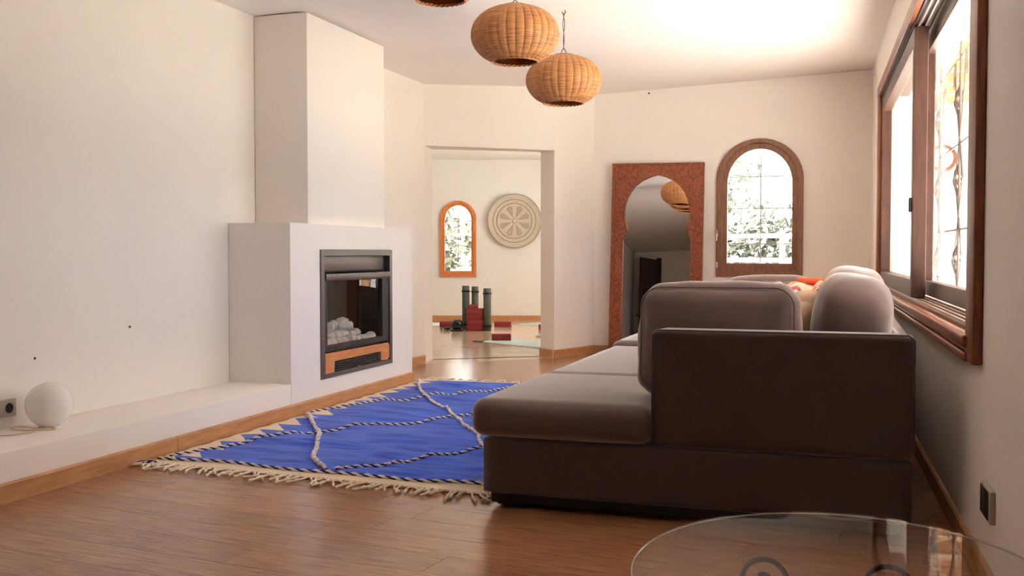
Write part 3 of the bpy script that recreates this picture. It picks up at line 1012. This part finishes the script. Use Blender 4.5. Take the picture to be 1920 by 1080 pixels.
pendant((-1.875, 5.729, 2.334), .52, .335, 'larger woven wicker pendant lamp hanging left of the lower one', ZC(-1.875))
pendant((-1.873, 6.801, 2.24), .52, .335, 'lowest wicker pendant lamp, on a long twisted wire before the back wall', ZC(-1.873))
pendant((-1.915, 4.68, 2.445), .46, .32, 'wicker pendant lamp at the top edge, only its underside showing', ZC(-1.915))

# ------------------------------------------------------------------ sofa
SX0, SX1, SY0, SY1 = -1.42, 0.236, 3.9, 7.35
sofa = empty('sofa', (-.6, 3.9, 0), 'large taupe fabric corner sofa seen from its end', 'sofa')
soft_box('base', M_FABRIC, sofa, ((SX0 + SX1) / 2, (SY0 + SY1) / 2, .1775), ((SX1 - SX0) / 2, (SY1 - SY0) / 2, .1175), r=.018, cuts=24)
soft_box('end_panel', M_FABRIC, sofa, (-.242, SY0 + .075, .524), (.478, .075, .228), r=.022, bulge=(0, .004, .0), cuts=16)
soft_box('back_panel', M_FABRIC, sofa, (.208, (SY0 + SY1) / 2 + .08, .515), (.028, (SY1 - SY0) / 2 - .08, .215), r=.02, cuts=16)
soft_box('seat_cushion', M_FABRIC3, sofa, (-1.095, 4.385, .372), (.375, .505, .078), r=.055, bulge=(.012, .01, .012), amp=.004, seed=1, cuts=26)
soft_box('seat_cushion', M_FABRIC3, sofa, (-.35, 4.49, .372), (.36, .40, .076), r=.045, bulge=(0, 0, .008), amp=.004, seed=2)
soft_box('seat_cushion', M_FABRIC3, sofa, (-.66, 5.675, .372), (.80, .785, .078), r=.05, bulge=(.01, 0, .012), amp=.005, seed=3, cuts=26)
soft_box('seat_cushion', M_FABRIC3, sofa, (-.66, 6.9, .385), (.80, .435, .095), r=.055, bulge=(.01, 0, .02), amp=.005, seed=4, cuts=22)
for x in (SX0 + .1, SX1 - .1):
    for y in (SY0 + .1, SY1 - .1):
        MB().box(x - .05, x + .05, y - .05, y + .05, 0.010, .062).build('foot', M_BLACKFOOT, sofa)
box('plinth', M_BLACKFOOT, sofa, SX0 + .03, SX1 - .03, SY0 + .03, SY1 - .03, .022, .062)
# panel edge piping
MB().tube([(-.715, SY0 - .002, .305), (-.715, SY0 - .002, .735), (-.70, SY0 - .002, .752), (.215, SY0 - .002, .752), (.234, SY0 - .002, .735), (.234, SY0 - .002, .305)], .004, 6).build('piping', M_FABRIC, sofa, smooth=True)

# loose cushions
def cushion(name, c, half, r, bulge, amp, seed, rot, label, m_=M_FABRIC2, pipe=True, ns=4.0, sag=0.0, group='loose cushions on the sofa', power=0.0):
    root = empty(name, c, label, 'cushion', group)
    b_ = soft_box('cover', m_, root, c, half, r=r, bulge=bulge, amp=amp, seed=seed, rot=rot, cuts=26, ns=ns, sag=sag, power=power)
    return root, b_


def loop_rr(hx, hz, r, y, n=6):
    pts = []
    for cx, cz, a0 in ((hx - r, hz - r, 0), (-hx + r, hz - r, 90), (-hx + r, -hz + r, 180), (hx - r, -hz + r, 270)):
        for i in range(n + 1):
            a = R(a0 + 90 * i / n)
            pts.append((cx + r * math.cos(a), y, cz + r * math.sin(a)))
    return pts


e1 = Euler((R(-5), 0, R(1)))
c1 = (-.50, 4.205, .69)
rt1, cv1 = cushion('back_cushion', c1, (.318, .10, .228), .08, (.01, .035, .02), .012, 5, e1,
                   'big taupe back cushion leaning on the sofa end panel', M_FABRIC2, ns=5)
em = e1.to_matrix()
MB().tube([tuple(Vector(c1) + em @ Vector(p)) for p in loop_rr(.304, .214, .08, -.088)], .0035, 6, closed=True).build('piping', M_FABRIC2, rt1, smooth=True)
MB().tube([tuple(Vector(c1) + em @ Vector(p)) for p in loop_rr(.304, .214, .08, .088)], .0035, 6, closed=True).build('piping', M_FABRIC2, rt1, smooth=True)


def back_cushion(y0, y1, x, zc, hx, hz, lean, seed, label, m_=M_FABRIC2):
    c = (x, (y0 + y1) / 2, zc)
    return cushion('back_cushion', c, (hx + .04, (y1 - y0) / 2, hz + .02), .1, (0, .012, 0), .007, seed, Euler((0, R(lean), 0)), label, m_, ns=7.0, power=3.2)


back_cushion(4.25, 4.82, .012, .72, .122, .222, 8, 7, 'rounded taupe cushion seen end-on, nearest along the window wall')
back_cushion(4.88, 5.5, .012, .73, .115, .235, 9, 8, 'taupe cushion along the window wall, just behind the end-on one')
back_cushion(5.58, 6.2, .012, .71, .115, .22, 9, 9, 'taupe cushion farthest along the window wall')
rtb, _ = cushion('throw_cushion', (-.16, 4.54, .675), (.11, .15, .19), .1, (.02, .03, .02), .014, 12, Euler((R(-6), 0, R(-22))),
                 'wrinkled beige cushion squeezed between the two front taupe cushions', M_BEIGE, ns=9)
cushion('back_cushion', (-.44, 6.25, .70), (.27, .1, .20), .09, (.01, .04, .02), .008, 14, Euler((R(-8), 0, R(4))), 'grey taupe cushion at the far end of the sofa', M_FABRIC2)

# patterned throw draped over a pile between the cushions
cushion('throw_cushion', (-.24, 5.25, .675), (.12, .18, .19), .1, (.02, .03, .02), .01, 16, Euler((0, 0, R(10))), 'pale cushion under the patterned throw', M_BEIGE)
tw = empty('throw_blanket', (-.24, 5.2, .85), 'colourful patterned throw with pompoms draped on the sofa cushions', 'blanket')
bm = bmesh.new()
bmesh.ops.create_grid(bm, x_segments=40, y_segments=40, size=.5)
for v in bm.verts:
    x, y = v.co.x * .36, v.co.y * .5
    q = Vector((x * 9, y * 9, 2.2))
    fold = .012 * math.sin(x * 60 + 3 * noise.noise(q)) + .02 * noise.noise(q * .8)
    drop = max(0, abs(x) - .12) * .9 + max(0, abs(y) - .15) * .9
    v.co = Vector((-.24 + x, 5.22 + y, .892 + fold - drop))
me = bpy.data.meshes.new('cloth')
bm.to_mesh(me)
bm.free()
for p in me.polygons:
    p.use_smooth = True
me.materials.append(M_THROW)
o = bpy.data.objects.new('cloth', me)
COL.objects.link(o)
o.parent = tw
o.matrix_parent_inverse = Matrix.Translation(tw.location).inverted()
so = o.modifiers.new('thick', 'SOLIDIFY')
so.thickness = .012
MB().tube([(-.24, 5.36, .912), (-.2, 5.35, .908), (-.15, 5.34, .905), (-.1, 5.33, .902)], [.014, .018, .02, .016], 10).build('orange_fold', M_ORANGE, tw, smooth=True)
rq = random.Random(3)
for k in range(9):
    p = (-.31 + k * .026, 5.0 + rq.uniform(-.02, .02), .85 + rq.uniform(-.02, .02))
    bm = bmesh.new()
    bmesh.ops.create_icosphere(bm, subdivisions=2, radius=.013, matrix=Matrix.Translation(p))
    me = bpy.data.meshes.new('pompom')
    bm.to_mesh(me)
    bm.free()
    me.materials.append((M_WHITEWOOL, M_NAVY, M_RED)[k % 3])
    o = bpy.data.objects.new('pompom', me)
    COL.objects.link(o)
    o.parent = tw
    o.matrix_parent_inverse = Matrix.Translation(tw.location).inverted()

# ------------------------------------------------------------------ rug
RGX0, RGX1 = -3.322, -1.15
near_y = lambda x: 4.19 - 0.10 * (x + 3.3) / 1.85
rug = empty('rug', (-2.3, 5.9, 0), 'blue flat-woven rug with cream zigzag edge, braided cords and fringe', 'rug')
NU, NV = 110, 190


def rug_z(x, y):
    q = Vector((x * 2.4, y * 8.5, 1.3))
    w = noise.noise(q) * .5 + noise.noise(Vector((x * 1.1 + 3, y * 4 + x * 1.5, 4.0)))
    e = min(1, (x - RGX0) / .25, max(0, y - near_y(x)) / .15, max(0, 7.69 - y) / .15)
    e = min(e, max(0, (-1.38 - x) / .1))
    w2 = noise.noise(Vector((x * 3.2, y * 20 + x * 4, 7.7)))
    return .008 + max(0, .026 * w + .012 + .009 * w2) * max(0, e)


vs_, fs_, uvs = [], [], []
LEN = 3.53
for i in range(NU + 1):
    x = RGX0 + (RGX1 - RGX0) * i / NU
    for j in range(NV + 1):
        y = near_y(x) + (7.71 - near_y(x)) * j / NV
        xx = x
        if i == 0:
            xx += .012 * math.sin(y * 31)
        vs_.append((xx, y, rug_z(x, y)))
        uvs.append((x - RGX0, (y - near_y(x))))
for i in range(NU):
    for j in range(NV):
        a = i * (NV + 1) + j
        fs_.append((a, a + NV + 1, a + NV + 2, a + 1))
me = bpy.data.meshes.new('woven_field')
me.from_pydata(vs_, [], fs_)
ul = me.uv_layers.new(name='UVMap')
for lp in me.loops:
    ul.data[lp.index].uv = uvs[lp.vertex_index]
for p in me.polygons:
    p.use_smooth = True
me.materials.append(M_RUG)
o = bpy.data.objects.new('woven_field', me)
COL.objects.link(o)
o.parent = rug
o.matrix_parent_inverse = Matrix.Translation(rug.location).inverted()
so = o.modifiers.new('thick', 'SOLIDIFY')
so.thickness = .006
so.offset = -1


def resample(pts, step):
    out = [Vector((*pts[0], 0))]
    for a, b2 in zip(pts, pts[1:]):
        a, b2 = Vector((*a, 0)), Vector((*b2, 0))
        n = max(1, int((b2 - a).length / step))
        for i in range(1, n + 1):
            out.append(a + (b2 - a) * i / n)
    return out


def smooth_path(pts):
    p = [Vector((*q, 0)) for q in pts]
    out = []
    for i in range(len(p) - 1):
        p0, p1, p2, p3 = p[max(i - 1, 0)], p[i], p[i + 1], p[min(i + 2, len(p) - 1)]
        for k in range(8):
            t = k / 8
            out.append(.5 * ((2 * p1) + (p2 - p0) * t + (2 * p0 - 5 * p1 + 4 * p2 - p3) * t * t + (3 * p1 - p0 - 3 * p2 + p3) * t ** 3))
    out.append(p[-1])
    return [(q.x, q.y) for q in out]


def braid(pts, r, mats_, turn=.05, name='braided_cord'):
    """two strands twisted round each other along a path lying on the rug; the light strand is the part, the dark one its sub-part"""
    path = resample(smooth_path(pts), .011)
    par = rug
    for q, m_ in enumerate(mats_):
        line, s = [], 0
        for i, p in enumerate(path):
            t = (path[min(i + 1, len(path) - 1)] - path[max(i - 1, 0)]).normalized()
            n = Vector((-t.y, t.x, 0))
            if i:
                s += (p - path[i - 1]).length
            a = 2 * math.pi * s / turn + q * math.pi
            z = rug_z(p.x, p.y) + r * 1.1
            line.append(p + n * math.cos(a) * r * .75 + Vector((0, 0, z + r * .75 * math.sin(a))))
        o_ = MB().tube(line, r if q == 0 else r * .62, 6).build(name, m_, par, smooth=True)
        par = o_
    return o_


BW_ = (M_WHITEWOOL, M_NAVY)
WW_ = (M_WHITEWOOL, mat('lilac_grey_wool', srgb(168, 154, 170), 0.95, 60, 0.15))
braid([(-3.284, 4.345), (-2.889, 5.181), (-2.475, 5.651), (-2.345, 5.914), (-2.1, 6.35), (-1.7, 7.0), (-1.4, 7.5)], .006, BW_)
braid([(-3.3, 5.764), (-3.015, 5.346), (-2.87, 5.152), (-2.662, 4.748), (-2.52, 4.459), (-2.347, 4.271)], .009, WW_, .03)
braid([(-3.318, 5.847), (-3.147, 6.121), (-3.015, 6.407), (-2.838, 6.627), (-2.599, 7.003), (-2.45, 7.35), (-2.35, 7.66)], .006, BW_)
braid([(-3.31, 7.6), (-3.088, 7.079), (-2.838, 6.627), (-2.569, 6.281), (-2.336, 5.917), (-2.16, 5.629), (-1.987, 5.398), (-1.868, 5.097), (-1.6, 4.7), (-1.3, 4.3)], .0075, WW_, .03)
braid([(-2.296, 4.271), (-2.201, 4.394), (-2.112, 4.433), (-2.045, 4.616), (-1.946, 4.773), (-1.828, 4.987), (-1.6, 5.4), (-1.25, 6.0)], .006, BW_)
braid([(x, near_y(x) + .085) for x in [-3.3 + k * .25 for k in range(9)]], .006, BW_, .07)

# fringe: knotted tassels, each a part
rf = random.Random(21)


def tassel(x, y, d, L_):
    root = None
    a = math.atan2(d, 0.0001) + rf.uniform(-.55, .55)
    bend = rf.uniform(-1.0, 1.0)
    pts, rr_ = [], []
    px, py = x, y
    n = 9
    for i in range(n):
        t = i / (n - 1)
        pts.append((px, py, .0075 + .004 * math.sin(t * 3) + (.004 if i == 0 else 0)))
        rr_.append(.0045 if 2 < i < 7 else (.0065 if i >= 7 else .005))
        a2 = a + bend * t * 1.3
        px += math.cos(a2) * L_ / n
        py += math.sin(a2) * L_ / n
    rr_[5] = .0085
    MB().tube(pts, rr_, 6).build('tassel', M_CREAM, rug, smooth=True)


x = RGX0 + .03
while x < RGX1 - .25:
    tassel(x, near_y(x) + .006, -1, rf.uniform(.11, .2))
    x += rf.uniform(.024, .038)
x = RGX0 + .03
while x < RGX1 - .9:
    tassel(x, 7.70, 1, rf.uniform(.08, .12))
    x += rf.uniform(.05, .08)
# dark corner tassel
for q in range(4):
    MB().tube([(-3.25 - .02 * k + .006 * math.cos(q * 1.6 + k), 4.19 - .012 * k + .006 * math.sin(q * 1.6 + k), .012 + .004 * math.sin(q + k)) for k in range(6)], [.006, .007, .007, .01, .008, .005], 6).build(
        'corner_tassel', (M_NAVY, M_WHITEWOOL)[q % 2], rug, smooth=True)

# ------------------------------------------------------------------ globe lamp, sockets, small wall things
gl = empty('globe_lamp', (-3.63, 3.90, .215), 'white opal glass globe lamp standing on the hearth bench', 'table lamp')
gr_ = .108
prof = [(.001, .215 + 2 * gr_)] + [(gr_ * math.cos(R(t)), .215 + gr_ + gr_ * math.sin(R(t))) for t in range(84, -72, -6)] + [(.04, .215 + .008), (.04, .2155)]
MB().lathe(list(reversed(prof)), 48, (-3.63, 3.90, 0)).build('globe', M_OPAL, gl, smooth=True)
MB().lathe([(.001, .2152), (.05, .2152), (.05, .222), (.001, .224)], 32, (-3.63, 3.90, 0)).build('base_ring', M_WHITEPLASTIC, gl, smooth=True)
cp = [(-3.60, 3.87, .219), (-3.56, 3.86, .219), (-3.545, 3.83, .219), (-3.58, 3.78, .222), (-3.62, 3.74, .225), (-3.68, 3.72, .23), (-3.70, 3.76, .235), (-3.66, 3.80, .228), (-3.60, 3.78, .22), (-3.58, 3.70, .22), (-3.66, 3.62, .22), (-3.74, 3.66, .24), (-3.78, 3.74, .29)]
cs = [Vector(p) for p in cp]
sm = []
for i in range(len(cs) - 1):
    p0, p1, p2, p3 = cs[max(i - 1, 0)], cs[i], cs[i + 1], cs[min(i + 2, len(cs) - 1)]
    for k in range(8):
        t = k / 8
        sm.append(.5 * ((2 * p1) + (p2 - p0) * t + (2 * p0 - 5 * p1 + 4 * p2 - p3) * t * t + (3 * p1 - p0 - 3 * p2 + p3) * t ** 3))
MB().tube(sm, .0035, 6).build('power_cord', mat('clear_cord', srgb(214, 184, 150), 0.35), gl, smooth=True)
so_ = empty('wall_socket', (XW, 3.78, .31), 'grey double wall socket above the hearth bench', 'socket')
box('plate', M_SOCKET, so_, XW, XW + .014, 3.69, 3.862, .268, .352, bevel=.003)
for y in (3.735, 3.818):
    MB().lathe([(.001, .0145), (.024, .0145), (.024, .016), (.001, .0162)], 24, (XW, y, .31), axis=(1, 0, 0)).build('outlet', M_BLACKPLASTIC, so_)
so2 = empty('wall_outlet', RW(0, 3.4, .29), 'dark outlet plate low on the right wall near the glass table', 'socket')
rbox('plate', M_SOCKET, -.016, 0, 3.30, 3.475, .235, .335, parent=so2, bevel=.003)
rbox('outlet_face', M_BLACKPLASTIC, -.019, -.014, 3.325, 3.468, .242, .328, parent=so2, bevel=.002)
tag(MB().lathe([(.001, 0), (.009, 0), (.009, -.012), (.001, -.014)], 10, (-1.947, YB, 2.685), axis=(0, 1, 0)).build('wall_nail', M_MARK, None), 'small dark nail high on the wall above the mirror', 'nail')
tag(MB().lathe([(.001, 0), (.007, 0), (.007, .004), (.001, .005)], 10, (XW, 4.697, .637), axis=(1, 0, 0)).build('wall_screw', M_MARK, None), 'tiny dark screw in the left wall left of the fireplace', 'screw')
tag(MB().lathe([(.001, 0), (.006, 0), (.006, .004), (.001, .005)], 10, (XW, 3.997, .53), axis=(1, 0, 0)).build('wall_screw', M_MARK, None), 'tiny dark screw in the left wall above the globe lamp', 'screw')
hk_ = MB().tube([RW(0, 9.7, 2.62), RW(-.03, 9.7, 2.62), RW(-.04, 9.7, 2.64)], .006, 8)
tag(hk_.build('wall_hook', M_WHITEPLASTIC, None, smooth=True), 'small white hook on the right wall above the window', 'hook')

# ------------------------------------------------------------------ glass coffee table
TX, TY, TZ = -0.005, 1.99, .45
ct = empty('coffee_table', (TX, TY, 0), 'oval glass coffee table with black scrolled iron base at the lower right', 'table')
RX, RY = .388, .452
ov = [(TX + RX * math.cos(2 * math.pi * i / 96), TY + RY * math.sin(2 * math.pi * i / 96)) for i in range(96)]
gt = MB().prism([ov], TZ - .01, TZ, lambda u, v, w: (u, v, w)).build('glass_top', M_TABLEGLASS, ct)
gt.data.materials.append(mk_glass('table_glass_body', (0.95, 0.96, 0.95, 1), 1.05))
for p in gt.data.polygons:
    if p.normal.z < .5:
        p.material_index = 1
ed = [(TX + (RX + .001) * math.cos(2 * math.pi * i / 96), TY + (RY + .001) * math.sin(2 * math.pi * i / 96), TZ - .005) for i in range(96)]
MB().tube(ed, .0018, 6, closed=True).build('glass_edge_glint', M_TABLEEDGE, ct, smooth=True)


def scroll(px, py, ang, h):
    pts = []
    for i in range(34):     # spiral at the top
        t = i / 33
        a = R(-90) + (1 - t) * R(560)
        r = .012 + .05 * t
        pts.append((r * math.cos(a), h - .075 + r * math.sin(a)))
    pts += [(.03, h - .135), (.05, h - .2), (.04, h - .28), (.0, h - .34), (-.02, .06), (.02, .012)]
    ca_, sa_ = math.cos(ang), math.sin(ang)
    return [(px + u * ca_, py + u * sa_, v) for u, v in pts]


for k, (dx, dy, an) in enumerate(((-.16, .17, 10), (.10, .20, 170), (-.16, -.18, -10), (.14, -.18, 190))):
    MB().tube(scroll(TX + dx, TY + dy, R(an), TZ - .012), .006, 8).build('scroll_leg', M_IRON, ct, smooth=True)
MB().tube([(TX + .15 * math.cos(a), TY + .19 * math.sin(a), .14) for a in [2 * math.pi * i / 40 for i in range(40)]], .007, 8, closed=True).build('base_ring', M_IRON, ct, smooth=True)

# ------------------------------------------------------------------ yoga room things
def rolled_mat(x, y, r, h, label):
    root = empty('rolled_yoga_mat', (x, y, 0), label, 'yoga mat', 'rolled yoga mats standing in the yoga room')
    pts_o, pts_i = [], []
    mb = MB()
    n = 120
    vs_, fs_ = [], []
    for i in range(n + 1):
        a = i / n * 2 * math.pi * 4.5
        rr_ = .012 + (r - .012) * i / n
        for dr_, z in ((0, 0.002), (0, h)):
            vs_.append((x + (rr_ + dr_) * math.cos(a), y + (rr_ + dr_) * math.sin(a), z))
    for i in range(n):
        fs_.append((2 * i, 2 * i + 2, 2 * i + 3, 2 * i + 1))
    mb.add(vs_, fs_)
    o_ = mb.build('roll', M_GREENMAT, root, smooth=True)
    so = o_.modifiers.new('thick', 'SOLIDIFY')
    so.thickness = .006
    for z in (h * .12, h * .88):
        MB().lathe([(r - .004, z - .01), (r + .005, z - .01), (r + .005, z + .01), (r - .004, z + .01)], 28, (x, y, 0)).build('strap', M_BLACKPLASTIC, root, smooth=True)


rolled_mat(-4.96, 12.98, .054, .60, 'dark green rolled yoga mat, leftmost of the three')
rolled_mat(-4.84, 13.02, .05, .59, 'dark green rolled yoga mat in the middle, behind the red blocks')
rolled_mat(-4.59, 12.82, .056, .575, 'dark green rolled yoga mat, rightmost and nearest of the three')


def block(x, y, z, rz, label, sx=.23, sy=.12, sz=.075, tilt=0):
    o_ = MB().box(-sx / 2, sx / 2, -sy / 2, sy / 2, 0, sz).build('yoga_block', M_RED, None, smooth=True, bevel=.006)
    o_.location = (x, y, z)
    o_.rotation_euler = (0, tilt, rz)
    return tag(o_, label, 'yoga block', 'red foam yoga blocks')


for k in range(4):
    block(-4.765 + .006 * math.sin(k * 2), 12.83, .0755 * k, R(14 + 5 * math.sin(k * 3)),
          ['lowest red yoga block of the stack before the rolled mats', 'second red yoga block from the floor in the stack', 'third red yoga block from the floor in the stack', 'topmost flat red yoga block in the stack'][k])
block(-4.795, 12.83, .302, R(20), 'small tilted red yoga block lying on top of the stack', sx=.13, sy=.10, sz=.05)
block(-3.925, 11.46, .006, R(22), 'red yoga block on the pale blue mat, nearest the doorway')
block(-4.65, 13.65, 0.0, R(8), 'red yoga block on the floor right of the rolled mats')
block(-5.40, 13.42, 0.0, R(16), 'red yoga block partly hidden behind the black ball')
block(-3.88, 13.28, 0.0, R(30), 'red yoga block at the right edge of the doorway view')


def flat_mat(pts, label, m_=M_BLUEMAT, t=.006):
    o_ = quad_prism(pts, .0005, t).build('yoga_mat', m_, None)
    return tag(o_, label, 'yoga mat', 'pale yoga mats laid on the yoga room floor')


flat_mat([(-4.08, 11.234), (-3.173, 10.62), (-2.85, 11.06), (-3.99, 11.83)], 'pale blue yoga mat laid flat, nearest the doorway')
flat_mat([(-4.68, 14.1), (-4.1, 13.9), (-3.7, 14.6), (-4.3, 14.9)], 'pale green yoga mat laid near the far wall, right of the mats', mat('pale_green_foam', srgb(182, 196, 186), .8))
flat_mat([(-6.5, 13.95), (-5.75, 14.1), (-5.45, 13.5), (-6.1, 13.3)], 'white yoga mat laid at the left behind the black ball', mat('white_foam', srgb(226, 226, 220), .6))
for (x, y, lb) in ((-4.122, 11.19, 'small dark strap at the tip of the nearest pale blue mat'), (-3.62, 12.1, 'small dark strap on the floor at the right of the doorway view')):
    tag(MB().box(x - .06, x + .06, y - .03, y + .03, .0062, .014).build('strap', M_BLACKPLASTIC, None, bevel=.003), lb, 'strap')
bl = empty('black_ball', (-4.98, 12.7, 0), 'round glossy black ball with a ring base beside the red blocks', 'ball')
MB().lathe([(.03, .004)] + [(.082 * math.cos(R(t)), .084 + .08 * math.sin(R(t))) for t in range(-66, 88, 7)], 32, (-4.98, 12.7, 0)).build('body', M_GLOSSBLACK, bl, smooth=True)
MB().tube([(-4.98 + .075 * math.cos(a), 12.7 + .075 * math.sin(a), .012) for a in [i * math.pi / 12 for i in range(24)]], .012, 8, closed=True).build('ring_base', M_BLACKPLASTIC, bl, smooth=True)
be = empty('bead_string', (-5.13, 12.7, 0), 'string of dark beads lying beside the black ball', 'beads')
for k in range(12):
    a = k * 2 * math.pi / 12
    bm = bmesh.new()
    bmesh.ops.create_icosphere(bm, subdivisions=1, radius=.018, matrix=Matrix.Translation((-5.14 + .055 * math.cos(a), 12.7 + .04 * math.sin(a), .018 + .012 * (k % 2))))
    me = bpy.data.meshes.new('bead')
    bm.to_mesh(me)
    bm.free()
    me.materials.append((M_BLACKPLASTIC, M_WHITEWOOL)[k % 4 == 0])
    o = bpy.data.objects.new('bead', me)
    COL.objects.link(o)
    o.parent = be
    o.matrix_parent_inverse = Matrix.Translation(be.location).inverted()

# round woven wall basket
bk = empty('wall_basket', FW(.455, 1.545, 0), 'round pale woven basket plate with a star pattern on the yoga room wall', 'wall basket')
RB = .413
prof = []
nr = 26
for i in range(nr + 1):
    r = RB * i / nr
    z = .03 + .05 * max(0, (r / RB - .62) / .38) ** 1.4
    prof.append((max(r, .001), z + .007 * abs(math.sin(i * math.pi / 2))))
prof += [(RB + .006, .07), (RB, .05), (.001, .012)]
mb = MB().lathe(prof, 72)
mb.v = [FW(.455 + p[0], 1.545 + p[1], -p[2]) for p in mb.v]
mb.build('disc', M_PALM, bk, smooth=True)
for rr_ in (.27, .33, .41):
    zz = .034 + .05 * max(0, (rr_ / RB - .62) / .38) ** 1.4 + .008
    MB().tube([FW(.455 + rr_ * math.cos(a), 1.545 + rr_ * math.sin(a), -zz) for a in [2 * math.pi * i / 64 for i in range(64)]], .007, 6, closed=True).build('coil_ring', M_PALM2, bk, smooth=True)
for k in range(8):
    a = k * math.pi / 4 + R(22.5)
    w = .14
    lp = [(.05, a), (.22, a - w * 1.6), (.245, a), (.22, a + w * 1.6)]
    MB().prism([[(r * math.cos(t), r * math.sin(t)) for r, t in lp]], -.045, -.03, lambda u, v, ww: FW(.455 + u, 1.545 + v, ww)).build('star_petal', M_PALM2, bk, bevel=.003)
ros = MB().lathe([(.001, .05), (.03, .05), (.04, .035)], 20)
ros.v = [FW(.455 + p[0], 1.545 + p[1], -p[2]) for p in ros.v]
ros.build('boss', M_PALM, bk, smooth=True)

# ------------------------------------------------------------------ outdoors
struct(box('ground_outside', mat('dry_grass', (0.21, 0.195, 0.14, 1), 0.95, 2, 0.3), None, -40, 40, -25, 60, -.4, -.16), 'dry grass ground outside the house')
struct(box('ground_patio', M_PATIO, None, .6, 6.5, -6, 17, -.16, -.15), 'pale sunlit patio outside the wide window')
struct(box('ground_patio', M_PATIO, None, -2.45, .6, 10.7, 16.6, -.16, -.15), 'pale ground added unseen behind the house to bounce sun indoors')  # unseen pale slab added to bounce whiter light into the yoga room
pr_ = empty('porch', (1.8, 6, -.15), 'wooden porch roof with cream boards outside the wide window', 'porch')
box('roof_deck', M_PORCHB, pr_, .72, 1.85, .5, 12.6, 2.86, 2.94)
for k in range(17):
    y = .8 + k * .72
    box('rafter', M_PORCH, pr_, .72, 1.9, y, y + .1, 2.72, 2.86)
box('front_beam', M_PORCH, pr_, 1.8, 1.92, .5, 12.6, 2.56, 2.72)
box('wall_plate', M_PORCH, pr_, .72, .8, .5, 12.6, 2.6, 2.72)
for y in (.6, 4.5, 8.5, 12.45):
    box('post', M_PORCH, pr_, 1.8, 1.92, y, y + .14, -.15, 2.56)


def railing(x0, x1, y, z0, label):
    root = empty('white_railing', (x0, y, z0), label, 'railing', 'white garden railings')
    n = 5
    for k in range(n):
        x = x0 + (x1 - x0) * k / (n - 1)
        box('post', M_FENCE, root, x - .05, x + .05, y - .05, y + .05, z0, z0 + 1.05)
    for z in (.5, .95):
        box('rail', M_FENCE, root, x0, x1, y - .025, y + .025, z0 + z - .04, z0 + z + .04)
    for k in range(n - 1):
        xa, xb = x0 + (x1 - x0) * k / (n - 1), x0 + (x1 - x0) * (k + 1) / (n - 1)
        MB().tube([(xa, y, z0 + .48), (xb, y, z0 + .08)], .025, 6).build('brace', M_FENCE, root)


railing(-5.2, .2, 19.5, .42, 'white garden railing seen through the arched window')
struct(box('ground_terrace', M_PATIO, None, -7, 2.2, 16.6, 20.0, -.16, 0.42), 'pale raised terrace beyond the arched window')


def tree(x, y, h, rad, seed, label):
    root = empty('tree', (x, y, -.15), label, 'tree', 'trees outside the arched window')
    rt_ = random.Random(seed)
    MB().tube([(x, y, -.15), (x + .1, y, h * .3), (x - .05, y + .1, h * .6), (x, y, h * .85)], [.16, .13, .09, .04], 8).build('trunk', M_BARK, root, smooth=True)
    vs_, fs_ = [], []
    blobs = [(x + rt_.gauss(0, rad * .45), y + rt_.gauss(0, rad * .45), h * .62 + rt_.gauss(0, rad * .42), rad * rt_.uniform(.3, .55)) for _ in range(14)]
    for k in range(2600):
        bx_, by_, bz_, br_ = rt_.choice(blobs)
        d = Vector((rt_.gauss(0, 1), rt_.gauss(0, 1), rt_.gauss(0, 1))).normalized() * br_ * rt_.uniform(.6, 1.05)
        c = Vector((bx_, by_, bz_)) + d
        a1 = Vector((rt_.gauss(0, 1), rt_.gauss(0, 1), rt_.gauss(0, 1))).normalized()
        a2 = a1.orthogonal().normalized()
        s = rt_.uniform(.06, .13)
        i = len(vs_)
        vs_ += [c - a1 * s * 1.6, c + a2 * s * .6, c + a1 * s * 1.6, c - a2 * s * .6]
        fs_.append((i, i + 1, i + 2, i + 3))
    f_ = MB().add(vs_, fs_).build('foliage', M_LEAF, root)
    f_['kind'] = 'stuff'


def hedge(x0, x1, y, z1, seed, label):
    root = empty('hedge', ((x0 + x1) / 2, y, -.15), label, 'hedge')
    rt_ = random.Random(seed)
    vs_, fs_ = [], []
    for k in range(3600):
        c = Vector((rt_.uniform(x0, x1), y + rt_.uniform(-.4, .4), rt_.uniform(0, 1)))
        c.z = -.15 + c.z * (z1 + .15 + .35 * noise.noise(Vector((c.x * 1.3, y, seed))))
        a1 = Vector((rt_.gauss(0, 1), rt_.gauss(0, 1), rt_.gauss(0, 1))).normalized()
        a2 = a1.orthogonal().normalized()
        s = rt_.uniform(.06, .12)
        i = len(vs_)
        vs_ += [c - a1 * s * 1.6, c + a2 * s * .6, c + a1 * s * 1.6, c - a2 * s * .6]
        fs_.append((i, i + 1, i + 2, i + 3))
    f_ = MB().add(vs_, fs_).build('foliage', M_HEDGE, root)
    f_['kind'] = 'stuff'
    MB().tube([(x0 + .3, y, .1), ((x0 + x1) / 2, y + .05, .16), (x1 - .3, y, .1)], .04, 6).build('branch', M_BARK, root)


M_HEDGE = mat('hedge_leaf', (0.17, 0.175, 0.14, 1), 0.7, 2.0, 0.4)
hedge(-4.2, .6, 21.6, 1.9, 5, 'grey green hedge behind the white garden railing')
tree(-3.9, 24, 4.6, 1.5, 1, 'leafy tree left outside the arched window')
tree(-.4, 26, 3.4, 1.2, 2, 'leafy tree right outside the arched window')
tree(-4.4, 32, 5.0, 2.2, 3, 'farther leafy tree behind the garden railing')
tree(-10.2, 25, 2.6, 1.1, 4, 'leafy tree outside the small arched yoga room window')
print('planks', n_pl)
